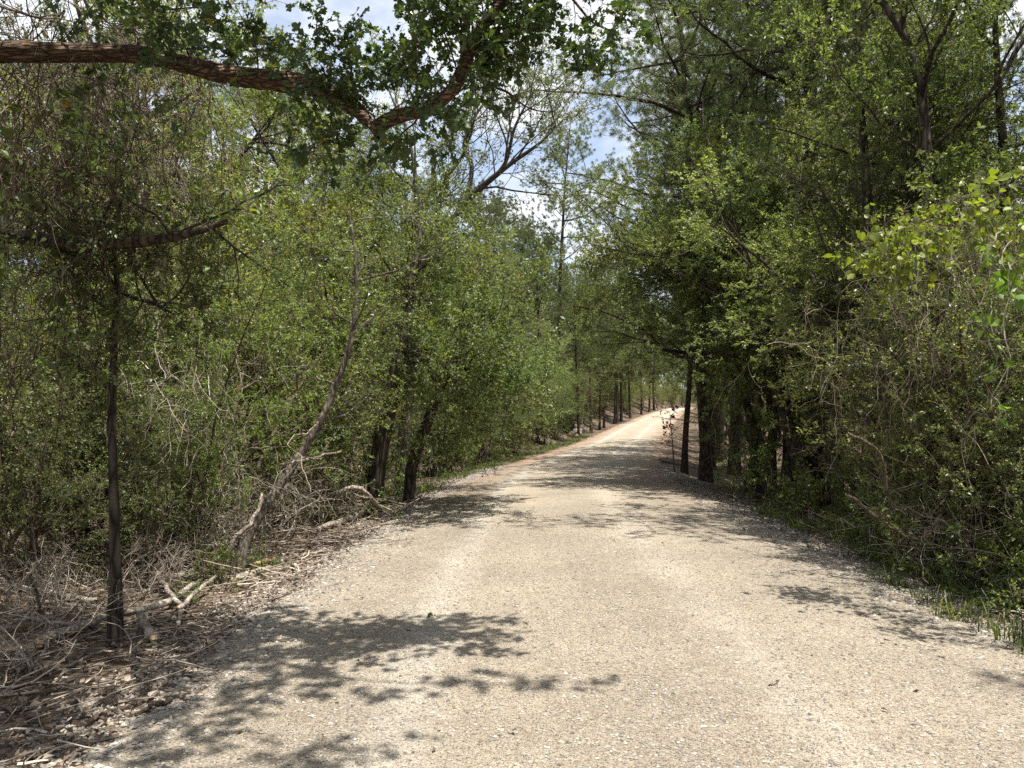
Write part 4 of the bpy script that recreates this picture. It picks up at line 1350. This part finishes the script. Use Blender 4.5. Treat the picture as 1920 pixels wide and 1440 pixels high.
vine('dead_vine', 'brown dead vine curtain hanging from the oak limb at the edge of view', [(10, 60, 5.9), (60, 90, 5.9), (120, 100, 5.9), (150, 160, 5.9)], 301, 140, 2.4, 'dead_brown', sub=5, sublen=.5)
vine('dead_vine', 'thinner dead vine strands draped over the middle of the oak limb', [(170, 60, 6.1), (220, 80, 6.1), (290, 90, 6.1), (350, 100, 6.1)], 302, 75, 1.9, 'dead_brown', sub=5, sublen=.45)
vine('dead_vine', 'dense brown vine mass piled above the dark horizontal limb', [(-30, 330, 6.3), (40, 300, 6.3), (110, 280, 6.3), (170, 330, 6.3)], 303, 140, 1.4, 'dead_brown', sub=6, sublen=.45, spread=.3)
vine('dead_vine', 'brown vine tangle below the dark horizontal limb', [(-20, 520, 6.0), (60, 500, 6.0), (120, 560, 6.0)], 304, 45, 2.0, 'dead_brown', sub=5, sublen=.45)
vine('leafy_vine', 'green heart-leaved vine climbing through the brown dead vines', [(0, 60, 5.7), (50, 200, 5.7), (140, 260, 5.7), (150, 380, 5.7)], 305, 26, 1.5, 'dead_brown', 'leaf_low', 4, .085, sub=3, sublen=.35)
vine('leafy_vine', 'bright heart-leaved vine draped over the brush on the shaded side', [(1620, 455, 6.6), (1690, 425, 6.3), (1750, 400, 6.1), (1805, 382, 5.9), (1860, 392, 5.7), (1925, 360, 5.5)], 306, 58, .45, 'dead_mid', 'leaf_vine', 4, .05, r=.0026,
     sub=4, sublen=.3, spread=.10)
vine('leafy_vine', 'bright vine trail hanging lowest at the very edge of the shaded side', [(1880, 430, 5.4), (1920, 450, 5.3), (1950, 520, 5.3)], 307, 16, .9, 'dead', 'leaf_vine', 4, .055, sub=3, sublen=.25, spread=.10, down=.4)
vine('dead_vine', 'tan dead stems drooping beneath the bright heart-leaved vine', [(1650, 480, 7.0), (1740, 470, 6.8), (1830, 440, 6.6), (1900, 480, 6.4)], 308, 60, 2.0, 'dead_mid', r=.0026, sub=4, sublen=.4, spread=.3)
vine('dead_vine', 'dark hanging stems in the shaded tangle by the crooked trunk', [(1560, 620, 8.2), (1650, 600, 7.9), (1760, 620, 7.6), (1900, 640, 7.0)], 309, 60, 1.8, 'dead_mid', r=.0026, sub=4, sublen=.4, spread=.35)
vine('dead_vine', 'fine dead stems trailing from the holly above the dead thicket', [(300, 640, 8.0), (380, 700, 8.2), (450, 760, 8.4)], 310, 60, 1.4, 'dead', sub=4, sublen=.4, spread=.3)
vine('leafy_vine', 'small yellow-leaved vine spray beside the dark stems under the limb', [(420, 330, 7.6), (460, 350, 7.6), (500, 345, 7.6)], 311, 16, .6, 'dead', 'leaf_vine', 4, .06, sub=3, sublen=.25, spread=.12)

# ------------------------------------------------------------------ fallen wood
def branch(name, label, cat, pts, ths, seed, lift=.02, side=0, sidelen=.3, mat_='branch', npts=14, cap=True, sides=8):
    """pts: photograph px, py, height above the ground"""
    rg = np.random.default_rng(seed)
    W = []
    for px, py, h, *dd in pts:
        g = at(px, py, dd[0]) if dd else ground_at(px, py, h)
        W.append(g)
    L = resample(W, npts)
    base = L.mean(0)
    base[2] = gz(base[0], base[1])
    d = L[:, 1].mean()
    Rr = px_r(ths, [d] * len(ths), npts)
    L[1:-1] += rg.standard_normal((npts - 2, 3)) * .008
    b = Buf()
    V, F = tubes((L - base)[None], Rr[None], sides, .06, rg)
    b.add(V, F)
    n = len(V)
    b.g.setdefault((sides, 1), []).extend([np.arange(sides)[None, ::-1], (n - sides + np.arange(sides))[None]])
    if side:
        P, R = level(rg, (L - base)[None], Rr[None], n=side, t0=.2, t1=1, ang=.9, angsd=.3, length=sidelen, npts=7, wig=.22, up=.0, rr=.02, rend=.4)
        P[:, :, 2] = np.maximum(P[:, :, 2], terrain(P[:, :, 0] + base[0], P[:, :, 1] + base[1]) - base[2] + .006)
        b.add(*tubes(P, R, 5))
        P, R = level(rg, P, R, n=2, t0=.3, t1=1, ang=.9, angsd=.3, length=sidelen * .5, npts=5, wig=.25, up=.0, rr=.02, rend=.4)
        P[:, :, 2] = np.maximum(P[:, :, 2], terrain(P[:, :, 0] + base[0], P[:, :, 1] + base[1]) - base[2] + .006)
        b.add(*tubes(P, R, 4))
    t = thing(name, label, cat, base)
    link('stem', b.mesh('stem', [M[mat_], M['wood_cut']], True), t)
    return t


FB = 'fallen_branch'
branch(FB, 'long dead branch lying past the foot of the lone sapling', 'branch', [(72, 1208, .04), (133, 1180, .06), (200, 1157, .10), (267, 1142, .10), (317, 1126, .08), (352, 1102, .06), (388, 1080, .04)], [17, 15, 14, 13, 11, 9, 6], 401, side=3, sidelen=.4)
branch(FB, 'grey straight branch lying behind the lone sapling', 'branch', [(8, 1090, .05), (67, 1107, .05), (125, 1118, .05), (182, 1124, .04)], [10, 10, 9, 7], 402, side=2)
branch(FB, 'crooked stick propped up by the gravel edge', 'branch', [(288, 1066, .18), (310, 1100, .12), (330, 1128, .08), (338, 1150, .05), (337, 1182, .02)], [8, 9, 9, 8, 7], 403)
branch(FB, 'short thick bent branch ending in a cut face beside the gravel', 'branch', [(262, 1152, .10), (272, 1172, .05), (280, 1186, .03), (292, 1199, .02)], [15, 16, 17, 17], 404)
branch(FB, 'thin pale hooked branch behind the propped stick', 'branch', [(302, 1066, .05), (308, 1046, .1), (325, 1035, .15), (345, 1028, .1)], [6, 6, 5, 4], 405, side=2)
branch(FB, 'grey branch arching over the bank by the big dark trunk', 'branch', [(628, 962, .02, 11.3), (636, 930, 0, 11.2), (655, 913, 0, 11.1), (676, 918, 0, 11.2), (697, 938, 0, 11.4), (715, 950, 0, 11.8), (733, 957, 0, 12.2)], [7, 9, 9, 8, 7, 6, 5], 406, side=4, sidelen=.5)
branch(FB, 'dark stick lying in shade on the near gravel', 'branch', [(160, 1358, .02), (207, 1334, .02), (250, 1320, .02), (288, 1308, .02)], [9, 8, 7, 5], 407, mat_='twig')
branch(FB, 'shorter dark stick beside the shaded one on the near gravel', 'branch', [(255, 1336, .02), (290, 1322, .02), (324, 1311, .02)], [9, 10, 8], 408, mat_='twig')
branch(FB, 'white thin branch running down to the gravel below the sapling', 'branch', [(118, 1252, .03), (155, 1236, .03), (185, 1224, .03), (213, 1222, .02)], [5, 6, 6, 5], 409)
branch(FB, 'bleached dead branch standing crooked in the dark thicket', 'branch', [(74, 1150, .02), (72, 1120, .25), (60, 1085, .5), (50, 1075, .6)], [6, 6, 5, 4], 410, side=2)
branch(FB, 'long grey branch sloping along the edge of the dead thicket', 'branch', [(230, 1040, .12), (290, 1045, .10), (350, 1020, .12), (400, 1020, .08), (440, 1042, .04)], [7, 8, 7, 7, 6], 411, side=3, sidelen=.4)
branch(FB, 'straight pale pole lying behind the long dead branch', 'branch', [(335, 1140, .08), (365, 1112, .10), (395, 1090, .10), (425, 1060, .12)], [8, 8, 7, 6], 433, side=2)
branch(FB, 'thin curved grey branch crossing behind the lone sapling', 'branch', [(150, 1040, .2), (190, 1036, .25), (240, 1052, .2), (262, 1085, .05)], [5, 6, 6, 5], 434, side=2)
branch(FB, 'low grey branch curving through the heap by the green seedling', 'branch', [(300, 1085, .08), (330, 1080, .15), (360, 1068, .15), (386, 1066, .06)], [7, 8, 8, 6], 435, side=3, sidelen=.3)
branch(FB, 'long thin whitish branch lying along the dark edge of the heap', 'branch', [(20, 1165, .08), (60, 1160, .1), (120, 1172, .08), (190, 1160, .06)], [5, 6, 6, 4], 436, side=3, sidelen=.4)
branch(FB, 'tan log lying at the gravel edge beside the green seedling', 'log', [(436, 1090, .03), (460, 1080, .03), (485, 1072, .03), (505, 1066, .03)], [12, 15, 16, 12], 412)
branch(FB, 'orange-brown broken log piece next to the short grass clump', 'log', [(470, 1060, .05), (492, 1054, .05), (520, 1048, .04)], [7, 10, 7], 413, mat_='wood_cut')
branch(FB, 'dark log at the foot of the dead thicket near the arching branch', 'branch', [(585, 998, .04), (620, 985, .06), (660, 970, .05), (690, 955, .03)], [10, 12, 12, 9], 414, side=2)
branch(FB, 'pale curved root-like branch beside the leaning grey tree', 'branch', [(428, 1046, .03, 8.2), (440, 1010, 0, 8.2), (466, 985, 0, 8.3), (484, 955, 0, 8.4), (492, 925, 0, 8.5)], [9, 9, 8, 7, 5], 415)
branch(FB, 'thin white branch poking out over the dead thicket', 'branch', [(525, 872, 0, 8.7), (575, 862, 0, 8.8), (620, 850, 0, 8.9), (640, 846, 0, 9.0)], [5, 5, 4, 3], 416, side=2)
branch(FB, 'fallen branch in shade below the crooked black trunk', 'branch', [(1590, 930, 0, 7.6), (1640, 965, 0, 7.5), (1680, 995, 0, 7.4), (1720, 1012, 0, 7.3)], [7, 7, 6, 4], 417, side=3, mat_='twig')
branch(FB, 'thin diagonal dead branch in the shaded tangle', 'branch', [(1590, 812, 0, 7.3), (1630, 832, 0, 7.2), (1655, 862, 0, 7.2), (1662, 930, 0, 7.2)], [5, 5, 5, 6], 418, side=2, mat_='twig')
branch(FB, 'dark stick lying on needles near the slender pine', 'branch', [(1236, 862, .03), (1258, 868, .03), (1290, 876, .03)], [5, 5, 4], 419, mat_='twig')
branch('twig', 'short brown stick lying flat on sunny gravel', 'stick', [(1309, 1349, .012), (1320, 1353, .012), (1332, 1355, .012)], [5, 5, 4], 420, mat_='twig', npts=5)
branch('twig', 'tiny dark stick on gravel just past the leafy shadow', 'stick', [(1018, 1124, .012), (1026, 1125, .012), (1033, 1125, .012)], [3, 3, 2], 421, mat_='twig', npts=5)
branch('twig', 'little curled dark twig on the gravel toward the verge', 'stick', [(1435, 1289, .015), (1446, 1287, .02), (1456, 1284, .02), (1454, 1278, .02)], [4, 4, 4, 3], 422, mat_='twig', npts=8)
# bank: stump, cut logs
s0 = ground_at(1070, 806)
st = thing('tree_stump', 'broken dark stump with a jagged top on the needle bank', 'stump', s0)
rg = np.random.default_rng(5)
P, R = stem(rg, 1.15, .26, .15, K=7, wig=.03)
V, F = tubes(P, R, 14, .05, rg)
V = V.copy()
V[-14:, 2] += rg.uniform(-.25, .35, 14)
b = Buf()
b.add(V - [0, 0, .15], F)
b.g[(14, 1)] = [(len(V) - 14 + np.arange(14))[None]]
link('stump', b.mesh('stump', [M['bark_pine'], M['wood_cut']], True), st)
branch('cut_log', 'pale cut log pointing at the lane below the stump', 'log', [(1070, 816, .15), (1078, 808, .2), (1086, 800, .25)], [9, 9, 9], 431)
branch('cut_log', 'second pale cut log with dark end next to the thin trunk', 'log', [(1082, 818, .15), (1088, 808, .2), (1092, 798, .3)], [8, 8, 8], 432)
# white cut stub by the gravel
g = ground_at(457, 1036)
st = thing('cut_stub', 'short white cut stub sticking up at the gravel edge', 'stub', g)
P, R = stem(rg, .14, .012, .010, K=4, lean=(.1, 0))
V, F = tubes(P, R, 8, .03, rg)
b = Buf()
b.add(V, F)
b.g[(8, 0)] = [(len(V) - 8 + np.arange(8))[None]]
link('stub', b.mesh('stub', [island_mat('bare_wood', [(0, (.62, .58, .5)), (1, (.7, .66, .58))], noise=20)]), st)

# oak sprig fallen on the road
g = ground_at(812, 1164)
sp = thing('oak_sprig', 'small green oak sprig fallen onto the gravel in the leafy shadow', 'sprig', (g[0], g[1], g[2] + .02))
rg = np.random.default_rng(11)
P = resample([(-.05, 0, .0), (-.02, .01, .015), (.02, 0, .02), (.05, -.01, .01)], 6)[None]
b = Buf()
b.add(*tubes(P, np.full((1, 6), .0025), 5))
link('twig', b.mesh('twig', [M['twig']]), sp)
b = Buf()
b.add(*leaves(rg, P, 9, .045, OAK, upb=.5, droop=-.2, spread=.012))
link('leaves', b.mesh('leaves', [M['leaf_low']]), sp)
# dry leaves on the road
for px, py, s, lab in [(297, 1375, .10, 'crumpled tan dry leaf on shaded near gravel'), (472, 1303, .07, 'rust-brown dry leaf on shaded gravel toward the sun'),
                       (430, 1180, .06, 'brown curled leaf on gravel close to the sapling'), (435, 1392, .05, 'small pale green leaf on shaded near gravel'),
                       (1895, 1168, .10, 'orange dry leaf at the verge by the corner grass clump')]:
    g = ground_at(px, py)
    d = thing('dry_leaf', lab, 'leaf', (g[0], g[1], g[2] + .015))
    rg = np.random.default_rng(px)
    P = np.array([[[0, 0, 0], [.02, .01, .0]]])
    b = Buf()
    b.add(*leaves(rg, np.repeat(P, 2, 0), 1, s, (OAK[0] * [1, 1.1, 3], OAK[1]), upb=1.2, var=.1))
    link('blade', b.mesh('blade', [M['leaf_low'] if 'green' in lab else M['litter']]), d)
# red-leaved sapling at the bend
g = P3(1264, 25.0)
rs = thing('red_sapling', 'small sapling with dull red leaves beside the slender pine', 'sapling', g)
rg = np.random.default_rng(21)
P, R = stem(rg, 2.0, .018, .006, K=9, lean=(-.12, 0), wig=.05)
b = Buf()
b.add(*tubes(P, R, 6))
P1, R1 = level(rg, P, R, n=9, t0=.45, t1=1, ang=1.0, angsd=.2, length=.7, npts=6, wig=.12, up=-.05, rr=.012, rend=.4, bias=(-.3, 0, 0))
b.add(*tubes(P1, R1, 4))
link('trunk', b.mesh('trunk', [M['twig']]), rs)
b = Buf()
b.add(*leaves(rg, P1, 14, .11, OVAL, upb=.6, droop=.3, spread=.05))
link('crown', b.mesh('crown', [M['red_leaf']]), rs)

# ------------------------------------------------------------------ the wood behind both walls
frng = np.random.default_rng(42)


def sky_line(px):
    return np.interp(px, [-400, 200, 260, 480, 560, 640, 720, 800, 870, 960, 1040, 1085, 1130, 1150, 1200, 3000, 3001], [40, 50, 90, 150, 200, 265, 305, 345, 375, 385, 440, 500, 490, 330, 170, 170, 0])


HT = {'elm0': 9.2, 'elm1': 9.9, 'elm2': 10.6, 'elm3': 10.7, 'pine0': 19, 'pine1': 21, 'pine2': 23, 'pine3': 21, 'farpine0': 18, 'farpine1': 20, 'cedar0': 8, 'cedar1': 9, 'roadoak': 9.5}
GR = {}
placed = []


def fill(side, o, y, kinds, label, cat, name, group, gap=.022):
    x = float(cx(y)) + side * o
    for q in placed:
        if (q[0] - x) ** 2 + (q[1] - y) ** 2 < (1.3 + gap * y) ** 2:
            return
    pr = kinds[frng.integers(len(kinds))]
    z = gz(x, y)
    sc = .85 + .35 * frng.random()
    if y > 2:
        w = min(2.4 / y * F_PX, 500)
        pxc = CX + x / y * F_PX
        if pr.startswith('pine') and x > 0:
            pxc += 4000
        lim = max(sky_line(pxc - w * .5), sky_line(pxc), sky_line(pxc + w * .5)) + frng.uniform(-15, 40)
        hmax = at(pxc, lim, y)[2] - z
        sc = min(sc, hmax / HT[pr])
        if sc < .32:
            return
    placed.append((x, y))
    name = name.replace('tree', 'pine' if 'pine' in pr else 'cedar' if 'cedar' in pr else 'tree')
    plant(pr, (x, y, z), label, cat, name, frng.random() * 6.28, sc, group)


LB = ['elm0', 'elm1', 'elm2', 'elm3', 'cedar0', 'cedar1']
for k in range(100):
    y = 11 + 60 * frng.random() ** 1.3
    fill(-1, 5.5 + 22 * frng.random() ** 1.2, y, LB + ['pine1', 'pine2'], 'leafy tree lost in the dense wood behind the ditch-side thicket', 'tree', 'forest_tree', 'trees of the wood behind the ditch-side thicket')
for k in range(110):
    y = 11 + 65 * frng.random() ** 1.3
    fill(1, 6.0 + 22 * frng.random() ** 1.2, y, LB + ['elm3', 'cedar1', 'pine3'], 'dark tree deep in the wood behind the shaded trunk row and tangle', 'tree', 'forest_tree', 'trees of the wood behind the shaded side')
for k in range(70):
    fill(-1, 5 + 26 * frng.random(), 56 + 110 * frng.random(), ['farpine0', 'farpine1', 'elm0', 'elm1'], 'remote tree on the hillside above the needle-covered bank', 'tree', 'forest_tree', 'remote trees above the bank')
for k in range(105):
    fill(1, 6.2 + 24 * frng.random() ** 1.3, 40 + 150 * frng.random(), ['farpine0', 'elm2', 'elm0', 'elm1', 'roadoak'], 'remote tree beyond the bend on the inner side', 'tree', 'forest_tree', 'remote trees inside the bend', .013)
for k in range(110):
    y = 165 + 75 * frng.random()
    fill(-1, 4.5 + 26 * frng.random(), y, ['farpine0', 'elm0', 'elm1', 'elm2'], 'remote dark tree closing the view where the lane bends out of sight', 'tree', 'forest_tree', 'remote trees where the lane bends away', .013)
for k in range(110):
    side = -1 if k % 3 else 1
    y = 58 + 130 * frng.random()
    o_ = 3.8 + (10 + (14 if y > 120 else 0)) * frng.random() ** 1.4
    x = float(cx(y)) + side * o_
    if o_ < (4.3 if side < 0 else 7.5) and y < 135:
        continue
    plant('yaupon%d' % frng.integers(4), (x, y, gz(x, y)), 'undergrowth shrub among the remote trunks near the crest of the lane', 'shrub', 'holly_shrub', frng.random() * 6.28, .7 + .8 * frng.random(), 'shrubs among the remote trunks')
# behind the viewer and to the sides
for k in range(18):
    fill(-1, 6 + 12 * frng.random(), -22 + 22 * frng.random(), LB, 'leafy tree beside the lane behind the viewpoint', 'tree', 'forest_tree', 'trees behind the viewpoint')
for k in range(18):
    fill(1, 6 + 12 * frng.random(), -22 + 26 * frng.random(), LB, 'leafy tree beside the lane behind the viewpoint', 'tree', 'forest_tree', 'trees behind the viewpoint')
# tree over the near verge whose shade falls on the gravel
plant('elm3', (5.2, 2.6, gz(5.2, 2.6)), 'roadside tree just out of view shading the near gravel', 'tree', 'understory_tree', 1.0, .8)

# ------------------------------------------------------------------ sky and sun
TO_SUN = norm(np.array([.19, -.18, .966]))
el = math.asin(TO_SUN[2])
az = math.atan2(TO_SUN[0], TO_SUN[1])
sun_d = bpy.data.lights.new('sun', 'SUN')
sun_d.energy = 5.0
sun_d.angle = math.radians(.55)
sun_d.color = (1.0, .95, .87)
sun = bpy.data.objects.new('sun', sun_d)
COL.objects.link(sun)
from mathutils import Vector
sun.rotation_euler = Vector(TO_SUN).to_track_quat('Z', 'Y').to_euler()
sun.location = (0, 0, 60)
w = bpy.data.worlds.new('World')
scene.world = w
w.use_nodes = True
nt = NT(w)
sky = nt.n('ShaderNodeTexSky', sky_type='NISHITA', sun_disc=False, sun_elevation=el, sun_rotation=az, air_density=1.0, dust_density=1.5, ozone_density=1.0)
tc = nt.n('ShaderNodeTexCoord')
sp = nt.n('ShaderNodeSeparateXYZ')
nt.l(tc.outputs['Generated'], sp.inputs[0])
zz = nt.n('ShaderNodeMath', operation='MAXIMUM', inp={1: .0})
nt.l(sp.outputs[2], zz.inputs[0])
za = nt.n('ShaderNodeMath', operation='ADD', inp={1: .22})
nt.l(zz.outputs[0], za.inputs[0])
dx = nt.n('ShaderNodeMath', operation='DIVIDE')
dy = nt.n('ShaderNodeMath', operation='DIVIDE')
nt.l(sp.outputs[0], dx.inputs[0])
nt.l(za.outputs[0], dx.inputs[1])
nt.l(sp.outputs[1], dy.inputs[0])
nt.l(za.outputs[0], dy.inputs[1])
cb_ = nt.n('ShaderNodeCombineXYZ', inp={2: 3.7})
nt.l(dx.outputs[0], cb_.inputs[0])
nt.l(dy.outputs[0], cb_.inputs[1])
cn = nt.n('ShaderNodeTexNoise', inp={'Scale': 2.6, 'Detail': 9.0, 'Roughness': .55, 'Distortion': .3})
nt.l(cb_.outputs[0], cn.inputs['Vector'])
cr = nt.n('ShaderNodeMapRange', interpolation_type='SMOOTHSTEP', inp={1: .36, 2: .60, 3: .25, 4: 1.0})
nt.l(cn.outputs[0], cr.inputs[0])
cm = nt.n('ShaderNodeMix', data_type='RGBA', inp={'B': (5.0, 5.15, 5.4, 1)})
nt.l(cr.outputs[0], cm.inputs['Factor'])
nt.l(sky.outputs[0], cm.inputs['A'])
bg = nt.n('ShaderNodeBackground', inp={'Strength': .095})
nt.l(cm.outputs['Result'], bg.inputs[0])
out = nt.n('ShaderNodeOutputWorld')
nt.l(bg.outputs[0], out.inputs[0])

# ------------------------------------------------------------------ render settings
scene.view_settings.view_transform = 'Standard'
scene.view_settings.look = 'None'
scene.view_settings.exposure = 1.24
scene.view_settings.gamma = 1.0
c = scene.cycles
c.max_bounces = 8
c.diffuse_bounces = 6
c.glossy_bounces = 2
c.transmission_bounces = 4
c.transparent_max_bounces = 4
c.caustics_reflective = False
c.caustics_refractive = False
c.use_denoising = False
